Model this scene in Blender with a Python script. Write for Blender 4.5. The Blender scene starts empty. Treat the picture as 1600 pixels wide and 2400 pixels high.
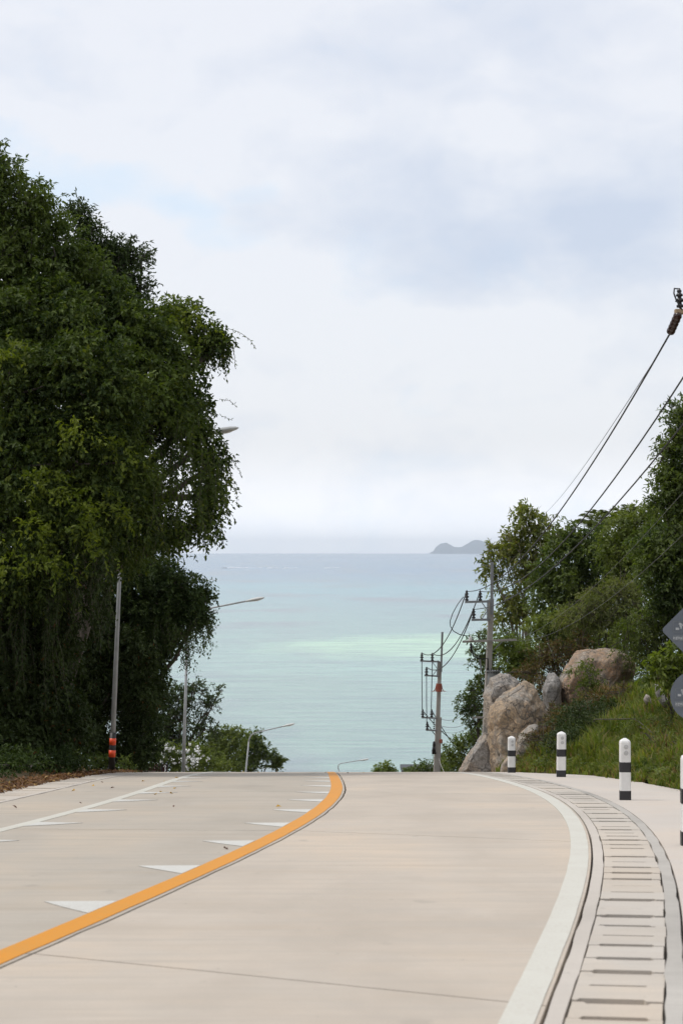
import bpy, bmesh, math, random
import numpy as np
from mathutils import Vector, noise as mnoise

# ------------------------------------------------------------------ camera
FPX = 4667.0            # focal length in pixels of the 1600 x 2400 photograph
EYE = 40.0              # eye height above the sea
HZ = 1294.0             # eye level in the photograph
scene = bpy.context.scene
col = scene.collection
cam_d = bpy.data.cameras.new('camera')
cam = bpy.data.objects.new('camera', cam_d)
col.objects.link(cam)
scene.camera = cam
cam.location = (0, 0, EYE)
cam.rotation_euler = (math.radians(90), 0, 0)
cam_d.sensor_fit = 'VERTICAL'
cam_d.sensor_height = 36.0
cam_d.lens = 36.0 * FPX / 2400.0
cam_d.shift_y = (HZ - 1200.0) / 2400.0
cam_d.clip_start = 0.1
cam_d.clip_end = 200000
cam_d.dof.use_dof = True
cam_d.dof.focus_distance = 50.0
cam_d.dof.aperture_fstop = 4.5

# ------------------------------------------------------------------ sky and sun
SUN_EL, SUN_AZ = math.radians(60), math.radians(-85)     # azimuth from +Y towards +X
world = bpy.data.worlds.new('World')
scene.world = world
world.use_nodes = True
wn = world.node_tree
wn.nodes.clear()

def wnode(t, **kw):
    n = wn.nodes.new(t)
    for k, v in kw.items():
        setattr(n, k, v)
    return n

def wlink(a, b):
    wn.links.new(a, b)

def wmath(op, a, b=None, clamp=False):
    n = wnode('ShaderNodeMath', operation=op, use_clamp=clamp)
    for i, v in enumerate((a, b)):
        if v is None:
            continue
        if isinstance(v, (int, float)):
            n.inputs[i].default_value = v
        else:
            wlink(v, n.inputs[i])
    return n.outputs[0]

tc = wnode('ShaderNodeTexCoord')
sky = wnode('ShaderNodeTexSky', sky_type='NISHITA', sun_disc=False)
sky.sun_elevation = SUN_EL
sky.sun_rotation = SUN_AZ
sky.air_density = 1.0
sky.dust_density = 2.0
bg_sky = wnode('ShaderNodeBackground')
bg_sky.inputs['Strength'].default_value = 0.15
wlink(sky.outputs[0], bg_sky.inputs['Color'])

def wnoise(scale3, loc, detail, rough, dist=0.0):
    m = wnode('ShaderNodeMapping')
    m.inputs['Scale'].default_value = scale3
    m.inputs['Location'].default_value = loc
    wlink(tc.outputs['Generated'], m.inputs['Vector'])
    n = wnode('ShaderNodeTexNoise')
    n.inputs['Scale'].default_value = 1.0
    n.inputs['Detail'].default_value = detail
    n.inputs['Roughness'].default_value = rough
    n.inputs['Distortion'].default_value = dist
    wlink(m.outputs[0], n.inputs['Vector'])
    return n.outputs['Fac']

def wlobe(px, py, rx, ry):
    """soft elliptical bank of cloud around one direction of the sky (0..1)"""
    v = Vector(((px - 800) / FPX, 1.0, (HZ - py) / FPX)).normalized()
    m = wnode('ShaderNodeMapping')
    m.inputs['Location'].default_value = (-v.x / (rx / FPX), 0, -v.z / (ry / FPX))
    m.inputs['Scale'].default_value = (1 / (rx / FPX), 0, 1 / (ry / FPX))
    wlink(wvec, m.inputs['Vector'])
    ln = wnode('ShaderNodeVectorMath', operation='LENGTH')
    wlink(m.outputs[0], ln.inputs[0])
    mr = wnode('ShaderNodeMapRange', interpolation_type='SMOOTHERSTEP')
    mr.inputs['From Min'].default_value = 1.0
    mr.inputs['From Max'].default_value = 0.0
    wlink(ln.outputs['Value'], mr.inputs['Value'])
    sep = wnode('ShaderNodeSeparateXYZ')
    wlink(tc.outputs['Generated'], sep.inputs[0])
    front = wmath('GREATER_THAN', sep.outputs['Y'], 0.0)
    return wmath('MULTIPLY', mr.outputs[0], front)

# direction warped a little by noise so that cloud edges are ragged
warp = wnode('ShaderNodeTexNoise')
warp.inputs['Scale'].default_value = 13.0
warp.inputs['Detail'].default_value = 5.0
wm_ = wnode('ShaderNodeMapping')
wm_.inputs['Scale'].default_value = (1, 1, 1.7)
wlink(tc.outputs['Generated'], wm_.inputs['Vector'])
wlink(wm_.outputs[0], warp.inputs['Vector'])
wsub = wnode('ShaderNodeVectorMath', operation='SUBTRACT')
wlink(warp.outputs['Color'], wsub.inputs[0])
wsub.inputs[1].default_value = (0.5, 0.5, 0.5)
wsc = wnode('ShaderNodeVectorMath', operation='SCALE')
wlink(wsub.outputs[0], wsc.inputs[0])
wsc.inputs['Scale'].default_value = 0.10
wadd = wnode('ShaderNodeVectorMath', operation='ADD')
wlink(tc.outputs['Generated'], wadd.inputs[0])
wlink(wsc.outputs[0], wadd.inputs[1])
wvec = wadd.outputs[0]

n_big = wnoise((5.0, 5.0, 11.0), (0.3, 0.0, 0.4), 4.0, 0.5, 0.4)
n_fine = wnoise((13, 13, 24), (2.0, 0.0, 1.0), 6.0, 0.55, 0.5)
n_puff = wnoise((30, 30, 48), (5.0, 1.0, 3.0), 5.0, 0.55, 0.3)
grey = wmath('MULTIPLY', wlobe(1250, 540, 620, 235), 0.85)
for q in ((1560, 430, 500, 330, 0.5), (860, 400, 420, 200, 0.5), (1050, 110, 800, 260, 0.40), (1550, 800, 300, 260, 0.30), (60, 160, 260, 160, 0.2)):
    grey = wmath('ADD', grey, wmath('MULTIPLY', wlobe(*q[:4]), q[4]))
grey = wmath('ADD', grey, wmath('MULTIPLY', wmath('SUBTRACT', n_big, 0.5), 0.35))
grey = wmath('ADD', grey, wmath('MULTIPLY', wmath('SUBTRACT', n_fine, 0.5), 1.15))
grey = wmath('ADD', grey, wmath('MULTIPLY', wmath('SUBTRACT', n_puff, 0.5), 0.75))
for q in ((1000, 800, 480, 130, 0.45), (640, 640, 300, 160, 0.3), (1130, 250, 180, 110, 0.25)):
    grey = wmath('SUBTRACT', grey, wmath('MULTIPLY', wlobe(*q[:4]), q[4]))
grey = wmath('ADD', grey, 0.0, clamp=True)
blue = wmath('ADD', wmath('MULTIPLY', wlobe(170, 430, 430, 150), 0.75), wmath('MULTIPLY', wlobe(520, 500, 220, 110), 0.5))
blue = wmath('ADD', blue, wmath('MULTIPLY', wmath('SUBTRACT', n_fine, 0.5), 1.3))
blue = wmath('MINIMUM', wmath('MULTIPLY', wmath('SUBTRACT', blue, 0.10, clamp=True), 1.1, clamp=True), 0.85)
mixc = wnode('ShaderNodeMix', data_type='RGBA')
mixc.inputs[6].default_value = (0.752, 0.763, 0.802, 1)    # thin bright cloud
mixc.inputs[7].default_value = (0.535, 0.590, 0.700, 1)    # thicker cloud
wlink(grey, mixc.inputs[0])
bg_cl = wnode('ShaderNodeBackground')
sepw = wnode('ShaderNodeSeparateXYZ')
wlink(tc.outputs['Generated'], sepw.inputs[0])
hzn = wnode('ShaderNodeMapRange', interpolation_type='SMOOTHSTEP')       # clouds are brightest low down, all round the horizon
hzn.inputs['From Min'].default_value = 0.06
hzn.inputs['From Max'].default_value = 0.0
hzn.inputs['To Min'].default_value = 1.0
hzn.inputs['To Max'].default_value = 1.48
wlink(sepw.outputs['Z'], hzn.inputs['Value'])
wlink(hzn.outputs[0], bg_cl.inputs['Strength'])
mixb = wnode('ShaderNodeMix', data_type='RGBA')
mixb.inputs[7].default_value = (0.590, 0.715, 0.850, 1)    # blue sky through a thin veil
wlink(blue, mixb.inputs[0])
wlink(mixc.outputs[2], mixb.inputs[6])
wlink(mixb.outputs[2], bg_cl.inputs['Color'])
bg_bl = wnode('ShaderNodeBackground')
bg_bl.inputs['Color'].default_value = (0.62, 0.79, 0.96, 1)
mix_a = wnode('ShaderNodeMixShader')
mix_a.inputs[0].default_value = 0.12
wlink(bg_cl.outputs[0], mix_a.inputs[1])
wlink(bg_sky.outputs[0], mix_a.inputs[2])
wout = wnode('ShaderNodeOutputWorld')
wlink(mix_a.outputs[0], wout.inputs['Surface'])
wn.nodes.remove(bg_bl)

sun_d = bpy.data.lights.new('sun', 'SUN')
sun_d.energy = 1.5
sun_d.angle = math.radians(12)
sun_d.color = (1.0, 0.95, 0.88)
sun = bpy.data.objects.new('sun', sun_d)
col.objects.link(sun)
sv = Vector((math.sin(SUN_AZ) * math.cos(SUN_EL), math.cos(SUN_AZ) * math.cos(SUN_EL), math.sin(SUN_EL)))
sun.rotation_euler = (-sv).to_track_quat('-Z', 'Y').to_euler()
sun.location = sv * 100 + Vector((0, 40, EYE))

scene.view_settings.view_transform = 'Standard'
scene.view_settings.look = 'None'
scene.view_settings.gamma = 1.0
scene.view_settings.use_curve_mapping = False
scene.view_settings.exposure = 0.27
scene.render.engine = 'CYCLES'
scene.cycles.use_denoising = True
scene.cycles.max_bounces = 10
scene.cycles.diffuse_bounces = 3
scene.cycles.glossy_bounces = 2
scene.cycles.transmission_bounces = 3
scene.cycles.transparent_max_bounces = 10
scene.cycles.volume_bounces = 8

# ------------------------------------------------------------------ helpers
rng = np.random.default_rng(7)
random.seed(7)

def W(px, py, d):
    """world point seen at pixel (px, py) of the photograph at distance d"""
    return Vector(((px - 800) / FPX * d, d, EYE + (HZ - py) / FPX * d))

def S(d):
    return FPX / d

def zprof(d):
    """drop of the road below the eye"""
    if d < -10:
        d = -10
    if d <= 140:
        return 1.8 + 0.04498 * d + 0.00059504 * d * d
    z = 1.8 + 0.04498 * 140 + 0.00059504 * 140 * 140
    return min(z + (d - 140) * 0.2116, 82.0)

PC = [-3.689128838174853, 0.07722312499486188, 0.009715616344859072, -0.00039984551141566016, 4.121899210329464e-06]

def _pc(d):
    return sum(c * d ** i for i, c in enumerate(PC))

def xc(d):
    """centre line of the road"""
    if d < 9:
        return _pc(9) + 0.160 * (d - 9)
    if d < 40:
        return _pc(d)
    x = _pc(40) - 0.012 * (d - 40)
    if d > 100:
        x += 0.0011 * (d - 100) ** 2 * (1 if d < 200 else 0) + (11 + 0.2 * (d - 200) if d >= 200 else 0)
    return x

def road_pt(d, o, dz=0.0):
    t = (xc(d + 0.2) - xc(d - 0.2)) / 0.4
    k = math.sqrt(1 + t * t)
    x, y = xc(d) + o / k, d - o * t / k
    return Vector((x, y, EYE - zprof(y) + dz))

def smooth(a, b, x):
    t = max(0.0, min(1.0, (x - a) / (b - a)))
    return t * t * (3 - 2 * t)

def apron_edge(d):
    return 5.6 - 0.75 * smooth(43, 50, d) - 0.15 * smooth(50, 57, d)

def ground(x, y):
    """terrain height"""
    o = x - xc(y)
    base = EYE - zprof(y)
    e = apron_edge(y)
    n = mnoise.noise(Vector((x * 0.35, y * 0.35, 0))) * 0.25 + mnoise.noise(Vector((x * 0.09, y * 0.09, 3))) * 0.8
    if o > e:
        t = o - e
        up = (0.48 + 0.27 * smooth(53, 59, y)) * min(t, 2.6) + 0.30 * max(0, min(t - 2.6, 30))
        fade = 1 - smooth(62, 100, y)
        return base - 0.03 + up * fade - (0 if y < 62 else 0.12 * t * (1 - fade)) + n * min(1, t / 3) * 0.7
    if o < -5.9:
        t = -5.9 - o
        up = 0.18 * min(t, 3) + 0.55 * max(0, min(t - 3, 12))
        fade = 1 - smooth(52, 72, y)
        return base - 0.02 + up * fade - 0.10 * t * (1 - fade) + n * min(1, t / 3) * 0.6
    return base - 0.17

def tagit(o, label, cat=None, group=None, kind=None):
    if label:
        o['label'] = label
    if cat:
        o['category'] = cat
    if group:
        o['group'] = group
    if kind:
        o['kind'] = kind
    return o

def empty(name, loc, label, cat, group=None):
    o = bpy.data.objects.new(name, None)
    o.empty_display_size = 0.2
    col.objects.link(o)
    o.location = loc
    return tagit(o, label, cat, group)

def link(name, me, mat, parent=None):
    o = bpy.data.objects.new(name, me)
    if mat is not None and len(me.materials) == 0:
        me.materials.append(mat)
    col.objects.link(o)
    if parent is not None:
        o.parent = parent
        p = Vector(parent.location)
        if parent.parent is not None:
            p = p + Vector(parent.parent.location)
        me.transform(__import__('mathutils').Matrix.Translation(-p))
    return o

class MB:
    """collects shapes in world coordinates and builds ONE mesh object"""
    def __init__(self):
        self.v, self.f = [], []

    def add(self, vs, fs):
        n = len(self.v)
        self.v += [tuple(p) for p in vs]
        self.f += [tuple(i + n for i in q) for q in fs]
        return self

    def box(self, c, size, rz=0.0, axes=None):
        hx, hy, hz = size[0] / 2, size[1] / 2, size[2] / 2
        if axes is None:
            ca, sa = math.cos(rz), math.sin(rz)
            axes = (Vector((ca, sa, 0)), Vector((-sa, ca, 0)), Vector((0, 0, 1)))
        c = Vector(c)
        vs = []
        for sx in (-1, 1):
            for sy in (-1, 1):
                for sz in (-1, 1):
                    vs.append(c + axes[0] * hx * sx + axes[1] * hy * sy + axes[2] * hz * sz)
        return self.add(vs, [(0, 1, 3, 2), (4, 6, 7, 5), (0, 4, 5, 1), (2, 3, 7, 6), (0, 2, 6, 4), (1, 5, 7, 3)])

    def beam(self, a, b, w, h):
        a, b = Vector(a), Vector(b)
        d = (b - a)
        L = d.length
        d.normalize()
        up = Vector((0, 0, 1)) if abs(d.z) < 0.9 else Vector((0, 1, 0))
        s = d.cross(up).normalized()
        u = s.cross(d).normalized()
        return self.box((a + b) / 2, (L, w, h), axes=(d, s, u))

    def tube(self, pts, radii, n=8, cap=True):
        pts = [Vector(p) for p in pts]
        if isinstance(radii, (int, float)):
            radii = [radii] * len(pts)
        vs, fs = [], []
        ref = None
        for i, p in enumerate(pts):
            t = (pts[min(i + 1, len(pts) - 1)] - pts[max(i - 1, 0)])
            if t.length < 1e-9:
                t = Vector((0, 0, 1))
            t.normalize()
            if ref is None:
                ref = Vector((1, 0, 0)) if abs(t.x) < 0.8 else Vector((0, 1, 0))
            s = (ref - t * ref.dot(t)).normalized()
            ref = s
            u = t.cross(s)
            for k in range(n):
                a = 2 * math.pi * k / n
                vs.append(p + (s * math.cos(a) + u * math.sin(a)) * radii[i])
        for i in range(len(pts) - 1):
            for k in range(n):
                k2 = (k + 1) % n
                fs.append((i * n + k, i * n + k2, (i + 1) * n + k2, (i + 1) * n + k))
        if cap:
            fs.append(tuple(range(n - 1, -1, -1)))
            fs.append(tuple((len(pts) - 1) * n + k for k in range(n)))
        return self.add(vs, fs)

    def lathe(self, base, prof, n=14, axis=None):
        axis = Vector(axis or (0, 0, 1)).normalized()
        base = Vector(base)
        return self.tube_raw([base + axis * z for r, z in prof], [r for r, z in prof], axis, n)

    def tube_raw(self, pts, radii, axis, n):
        ref = Vector((1, 0, 0)) if abs(axis.x) < 0.8 else Vector((0, 1, 0))
        s = (ref - axis * ref.dot(axis)).normalized()
        u = axis.cross(s)
        vs, fs = [], []
        for p, r in zip(pts, radii):
            for k in range(n):
                a = 2 * math.pi * k / n
                vs.append(p + (s * math.cos(a) + u * math.sin(a)) * r)
        for i in range(len(pts) - 1):
            for k in range(n):
                k2 = (k + 1) % n
                fs.append((i * n + k, i * n + k2, (i + 1) * n + k2, (i + 1) * n + k))
        fs.append(tuple(range(n - 1, -1, -1)))
        fs.append(tuple((len(pts) - 1) * n + k for k in range(n)))
        return self.add(vs, fs)

    def build(self, name, mat, parent=None, smooth_=False, bevel=0.0):
        me = bpy.data.meshes.new(name)
        me.from_pydata(self.v, [], self.f)
        me.update()
        bm = bmesh.new()
        bm.from_mesh(me)
        bmesh.ops.recalc_face_normals(bm, faces=bm.faces)
        if bevel > 0:
            bmesh.ops.bevel(bm, geom=list(bm.edges), offset=bevel, segments=2, affect='EDGES', profile=0.6)
        bm.to_mesh(me)
        bm.free()
        if smooth_:
            me.polygons.foreach_set('use_smooth', [True] * len(me.polygons))
        return link(name, me, mat, parent)

def np_mesh(name, V, T, mat, parent=None, smooth_=False):
    """triangle mesh from numpy arrays"""
    me = bpy.data.meshes.new(name)
    V = np.ascontiguousarray(V, dtype=np.float32)
    T = np.ascontiguousarray(T, dtype=np.int32)
    k = T.shape[1]
    me.vertices.add(len(V))
    me.vertices.foreach_set('co', V.ravel())
    me.loops.add(T.size)
    me.loops.foreach_set('vertex_index', T.ravel())
    me.polygons.add(len(T))
    me.polygons.foreach_set('loop_start', np.arange(len(T), dtype=np.int32) * k)
    me.polygons.foreach_set('loop_total', np.full(len(T), k, dtype=np.int32))
    if smooth_:
        me.polygons.foreach_set('use_smooth', np.ones(len(T), dtype=bool))
    me.update(calc_edges=True)
    return link(name, me, mat, parent)

# ------------------------------------------------------------------ materials
def new_mat(name):
    m = bpy.data.materials.new(name)
    m.use_nodes = True
    nt = m.node_tree
    nt.nodes.clear()
    out = nt.nodes.new('ShaderNodeOutputMaterial')
    return m, nt, out

def nnoise(nt, vec, scale, detail=4, rough=0.55, s3=None, loc=None, dist=0.0):
    if s3 is not None or loc is not None:
        mp = nt.nodes.new('ShaderNodeMapping')
        mp.inputs['Scale'].default_value = s3 or (1, 1, 1)
        mp.inputs['Location'].default_value = loc or (0, 0, 0)
        nt.links.new(vec, mp.inputs['Vector'])
        vec = mp.outputs[0]
    n = nt.nodes.new('ShaderNodeTexNoise')
    n.inputs['Scale'].default_value = scale
    n.inputs['Detail'].default_value = detail
    n.inputs['Roughness'].default_value = rough
    n.inputs['Distortion'].default_value = dist
    nt.links.new(vec, n.inputs['Vector'])
    return n.outputs['Fac']

def nramp(nt, fac, stops):
    r = nt.nodes.new('ShaderNodeValToRGB')
    els = r.color_ramp.elements
    while len(els) < len(stops):
        els.new(0.5)
    for e, (p, c) in zip(els, stops):
        e.position = p
        e.color = (*c, 1) if len(c) == 3 else c
    nt.links.new(fac, r.inputs[0])
    return r.outputs[0]

def nmix(nt, fac, a, b, blend='MIX'):
    n = nt.nodes.new('ShaderNodeMix')
    n.data_type = 'RGBA'
    n.blend_type = blend
    for sock, v in ((n.inputs[0], fac), (n.inputs[6], a), (n.inputs[7], b)):
        if isinstance(v, (int, float)):
            sock.default_value = v
        elif isinstance(v, tuple):
            sock.default_value = (*v, 1) if len(v) == 3 else v
        else:
            nt.links.new(v, sock)
    return n.outputs[2]

def nval(nt, op, a, b, clamp=True):
    n = nt.nodes.new('ShaderNodeMath')
    n.operation = op
    n.use_clamp = clamp
    for s_, v in zip(n.inputs, (a, b)):
        if isinstance(v, (int, float)):
            s_.default_value = v
        else:
            nt.links.new(v, s_)
    return n.outputs[0]

def principled(nt, out, color, rough=0.7, metal=0.0, spec=0.5, bump=None, bump_s=0.3, bump_d=0.01):
    p = nt.nodes.new('ShaderNodeBsdfPrincipled')
    if isinstance(color, tuple):
        p.inputs['Base Color'].default_value = (*color, 1)
    else:
        nt.links.new(color, p.inputs['Base Color'])
    if isinstance(rough, (int, float)):
        p.inputs['Roughness'].default_value = rough
    else:
        nt.links.new(rough, p.inputs['Roughness'])
    p.inputs['Metallic'].default_value = metal
    p.inputs['Specular IOR Level'].default_value = spec
    if bump is not None:
        b = nt.nodes.new('ShaderNodeBump')
        b.inputs['Strength'].default_value = bump_s
        b.inputs['Distance'].default_value = bump_d
        nt.links.new(bump, b.inputs['Height'])
        nt.links.new(b.outputs[0], p.inputs['Normal'])
    nt.links.new(p.outputs[0], out.inputs['Surface'])
    return p

def coords(nt, kind='Object'):
    return nt.nodes.new('ShaderNodeTexCoord').outputs[kind]

def wpos(nt):
    return nt.nodes.new('ShaderNodeNewGeometry').outputs['Position']

def mat_plain(name, c, rough=0.6, metal=0.0, var=0.25, scale=6.0, spec=0.5):
    m, nt, out = new_mat(name)
    v = wpos(nt)
    n = nnoise(nt, v, scale, 5, 0.6)
    dark = tuple(x * (1 - var) for x in c)
    light = tuple(min(1, x * (1 + var * 0.5)) for x in c)
    principled(nt, out, nramp(nt, n, [(0.3, dark), (0.7, light)]), rough, metal, spec, bump=n, bump_s=0.1)
    return m

def mat_concrete(name, c, streak=0.06, blotch=0.12, warm=(1.05, 0.98, 0.9), joint=None):
    m, nt, out = new_mat(name)
    v = wpos(nt)
    big = nnoise(nt, v, 0.55, 5, 0.6, s3=(1, 0.45, 1))
    mid = nnoise(nt, v, 2.6, 6, 0.65, s3=(0.6, 0.9, 1), loc=(3, 1, 0))
    strk = nnoise(nt, v, 1.0, 4, 0.6, s3=(0.55, 7.0, 0.2), loc=(1, 9, 2))
    fine = nnoise(nt, v, 90, 3, 0.6)
    spot = nnoise(nt, v, 3.2, 3, 0.5, s3=(1, 0.55, 1), loc=(7, 2, 1))
    c1 = tuple(x * (1 - blotch) for x in c)
    c2 = tuple(min(1, x * (1 + blotch * 0.6) * w) for x, w in zip(c, warm))
    base = nramp(nt, big, [(0.30, c1), (0.5, c), (0.72, c2)])
    base = nmix(nt, nramp(nt, mid, [(0.35, (0, 0, 0)), (0.75, (0.45, 0.45, 0.45))]), base, tuple(x * 0.93 * w for x, w in zip(c, warm)))
    base = nmix(nt, nramp(nt, strk, [(0.45, (0, 0, 0)), (0.8, (streak * 6, streak * 6, streak * 6))]), base, tuple(x * 0.84 for x in c))
    base = nmix(nt, nramp(nt, spot, [(0.69, (0, 0, 0)), (0.78, (0.55, 0.55, 0.55))]), base, tuple(x * 0.72 for x in c))
    pit = nnoise(nt, v, 11, 3, 0.55, s3=(1, 0.6, 1), loc=(2, 8, 3))
    base = nmix(nt, nramp(nt, pit, [(0.70, (0, 0, 0)), (0.77, (0.5, 0.5, 0.5))]), base, tuple(x * 0.6 for x in c))
    base = nmix(nt, nramp(nt, fine, [(0.35, (0.22, 0.22, 0.22)), (0.6, (0, 0, 0))]), base, tuple(x * 0.7 for x in c))
    strk2 = nnoise(nt, v, 1.0, 5, 0.62, s3=(0.30, 2.0, 0.2), loc=(4, 2, 7), dist=0.3)
    base = nmix(nt, nramp(nt, strk2, [(0.52, (0, 0, 0)), (0.74, (streak * 3.2, streak * 3.2, streak * 3.2))]), base, tuple(x * 0.80 * w for x, w in zip(c, warm)))
    hgt = nval(nt, 'ADD', nval(nt, 'MULTIPLY', strk, 0.7), nval(nt, 'MULTIPLY', fine, 0.35), False)
    principled(nt, out, base, 0.85, 0, 0.25, bump=hgt, bump_s=0.25, bump_d=0.006)
    return m

M = {}
M['road'] = mat_concrete('road_concrete', (0.520, 0.462, 0.392), streak=0.15, blotch=0.20)
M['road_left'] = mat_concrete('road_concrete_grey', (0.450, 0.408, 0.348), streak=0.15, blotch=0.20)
M['cover'] = mat_concrete('drain_cover_concrete', (0.52, 0.48, 0.425), streak=0.10, blotch=0.16)
M['kerb'] = mat_concrete('kerb_concrete', (0.53, 0.485, 0.43), streak=0.05, blotch=0.22, warm=(1, 1, 1))
M['kerb_old'] = mat_concrete('old_kerb_concrete', (0.45, 0.425, 0.385), streak=0.10, blotch=0.38, warm=(1, 1, 1))
M['apron'] = mat_concrete('apron_concrete', (0.555, 0.51, 0.46), streak=0.02, blotch=0.08)

def mat_paint(name, c, worn):
    m, nt, out = new_mat(name)
    v = wpos(nt)
    a = nnoise(nt, v, 1.7, 6, 0.62)
    b = nnoise(nt, v, 45, 4, 0.65)
    w = nval(nt, 'MULTIPLY', nramp(nt, a, [(0.30, (0, 0, 0)), (0.70, (1, 1, 1))]), nramp(nt, b, [(0.42, (0, 0, 0)), (0.66, (1, 1, 1))]))
    colr = nmix(nt, w, c, worn)
    colr = nmix(nt, nramp(nt, a, [(0.3, (0.0, 0.0, 0.0)), (0.8, (0.35, 0.35, 0.35))]), colr, tuple(x * 0.86 for x in c))
    principled(nt, out, colr, 0.6, 0, 0.35, bump=b, bump_s=0.15, bump_d=0.003)
    return m

M['white_line'] = mat_paint('white_road_paint', (0.60, 0.59, 0.52), (0.5, 0.45, 0.38))
M['tooth'] = mat_paint('white_tooth_paint', (0.61, 0.61, 0.57), (0.48, 0.43, 0.37))
M['yellow_line'] = mat_paint('yellow_road_paint', (0.66, 0.262, 0.010), (0.55, 0.29, 0.06))
M['post_white'] = mat_plain('post_white_paint', (0.79, 0.785, 0.765), 0.55, 0, 0.08, 7)
M['post_black'] = mat_plain('post_black_paint', (0.022, 0.022, 0.026), 0.45, 0, 0.2, 5)
M['reflector'] = mat_plain('reflector_grey', (0.52, 0.52, 0.51), 0.35, 0, 0.1, 30)
M['galv'] = mat_plain('galvanised_steel', (0.30, 0.31, 0.31), 0.5, 0.45, 0.18, 3)
M['pole_grey'] = mat_plain('grey_painted_steel', (0.36, 0.37, 0.37), 0.6, 0.0, 0.2, 3)
M['lamp_cap'] = mat_plain('lamp_housing', (0.50, 0.51, 0.49), 0.5, 0.0, 0.1, 5)
M['lamp_glass'] = mat_plain('lamp_lens', (0.62, 0.63, 0.6), 0.2, 0, 0.05, 5)
M['orange'] = mat_plain('orange_reflective', (0.85, 0.085, 0.02), 0.4, 0, 0.06, 8)
M['black_wrap'] = mat_plain('black_wrap', (0.012, 0.012, 0.012), 0.5, 0, 0.2, 8)
M['pole_conc'] = mat_plain('pole_concrete', (0.37, 0.345, 0.31), 0.85, 0, 0.22, 2.2)
M['steel_arm'] = mat_plain('crossarm_steel', (0.25, 0.26, 0.265), 0.55, 0.4, 0.2, 5)
M['insul'] = mat_plain('black_insulator', (0.012, 0.011, 0.012), 0.25, 0, 0.2, 20)
M['insul_brown'] = mat_plain('brown_insulator', (0.030, 0.012, 0.009), 0.18, 0, 0.3, 20)
M['tan_clamp'] = mat_plain('weathered_tan_clamp', (0.34, 0.25, 0.15), 0.7, 0, 0.25, 20)
M['cable'] = mat_plain('black_cable', (0.012, 0.012, 0.013), 0.6, 0, 0.1, 20)
M['thin_cable'] = mat_plain('grey_cable', (0.10, 0.10, 0.10), 0.6, 0, 0.1, 20)
M['wood_arm'] = mat_plain('weathered_arm', (0.32, 0.30, 0.27), 0.8, 0, 0.25, 9)
M['red'] = mat_plain('faded_red_guard', (0.36, 0.10, 0.06), 0.7, 0, 0.3, 12)
M['porcelain'] = mat_plain('white_porcelain', (0.72, 0.71, 0.68), 0.25, 0, 0.05, 12)
M['sign_back'] = mat_plain('grey_sign_back', (0.150, 0.172, 0.200), 0.6, 0.1, 0.10, 4)
M['sticker_pale'] = mat_plain('sticker_print_pale', (0.46, 0.48, 0.49), 0.6, 0, 0.35, 50)
M['sticker_dim'] = mat_plain('sticker_print_dim', (0.20, 0.22, 0.235), 0.6, 0, 0.3, 60)
M['sign_brown'] = mat_plain('brown_sign_board', (0.060, 0.016, 0.013), 0.55, 0, 0.2, 8)
M['sign_line'] = mat_plain('pale_sign_drawing', (0.50, 0.42, 0.38), 0.6, 0, 0.1, 8)
M['bark'] = mat_plain('bark', (0.10, 0.085, 0.068), 0.9, 0, 0.4, 7)
M['bark_pale'] = mat_plain('pale_bark', (0.28, 0.25, 0.21), 0.9, 0, 0.35, 6)
M['roof_dark'] = mat_plain('dark_roof', (0.035, 0.04, 0.045), 0.6, 0, 0.2, 3)
M['wall_pale'] = mat_plain('pale_wall', (0.6, 0.58, 0.54), 0.8, 0, 0.1, 2)
M['boat'] = mat_plain('boat_white', (0.8, 0.8, 0.8), 0.4, 0, 0.05, 1)
M['foam'] = mat_plain('sea_foam', (0.85, 0.87, 0.88), 0.9, 0, 0.05, 0.05)

def mat_leaf(name, c1, c2, c3=None, trans=0.32, patch=0.5, rough=0.45, p3=0.0, spec=0.2):
    """leaf colours vary leaf by leaf and in patches of a few decimetres"""
    m, nt, out = new_mat(name)
    geo = nt.nodes.new('ShaderNodeNewGeometry')
    rnd = geo.outputs['Random Per Island']
    pn = nnoise(nt, geo.outputs['Position'], patch * 1.8, 3, 0.6)
    f = nval(nt, 'ADD', nval(nt, 'MULTIPLY', rnd, 0.45), nval(nt, 'MULTIPLY', nval(nt, 'SUBTRACT', pn, 0.34), 1.6))
    colr = nramp(nt, f, [(0.15, c1), (0.85, c2)])
    if c3 is not None:
        sel = nval(nt, 'GREATER_THAN', rnd, 1.0 - p3)
        colr = nmix(nt, sel, colr, c3)
    p = nt.nodes.new('ShaderNodeBsdfPrincipled')
    nt.links.new(colr, p.inputs['Base Color'])
    p.inputs['Roughness'].default_value = rough
    p.inputs['Specular IOR Level'].default_value = spec
    t = nt.nodes.new('ShaderNodeBsdfTranslucent')
    tcx = nmix(nt, 1.0, colr, (1.25, 1.35, 0.45), 'MULTIPLY')
    nt.links.new(tcx, t.inputs['Color'])
    mx = nt.nodes.new('ShaderNodeMixShader')
    mx.inputs[0].default_value = trans
    nt.links.new(p.outputs[0], mx.inputs[1])
    nt.links.new(t.outputs[0], mx.inputs[2])
    nt.links.new(mx.outputs[0], out.inputs['Surface'])
    return m

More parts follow.
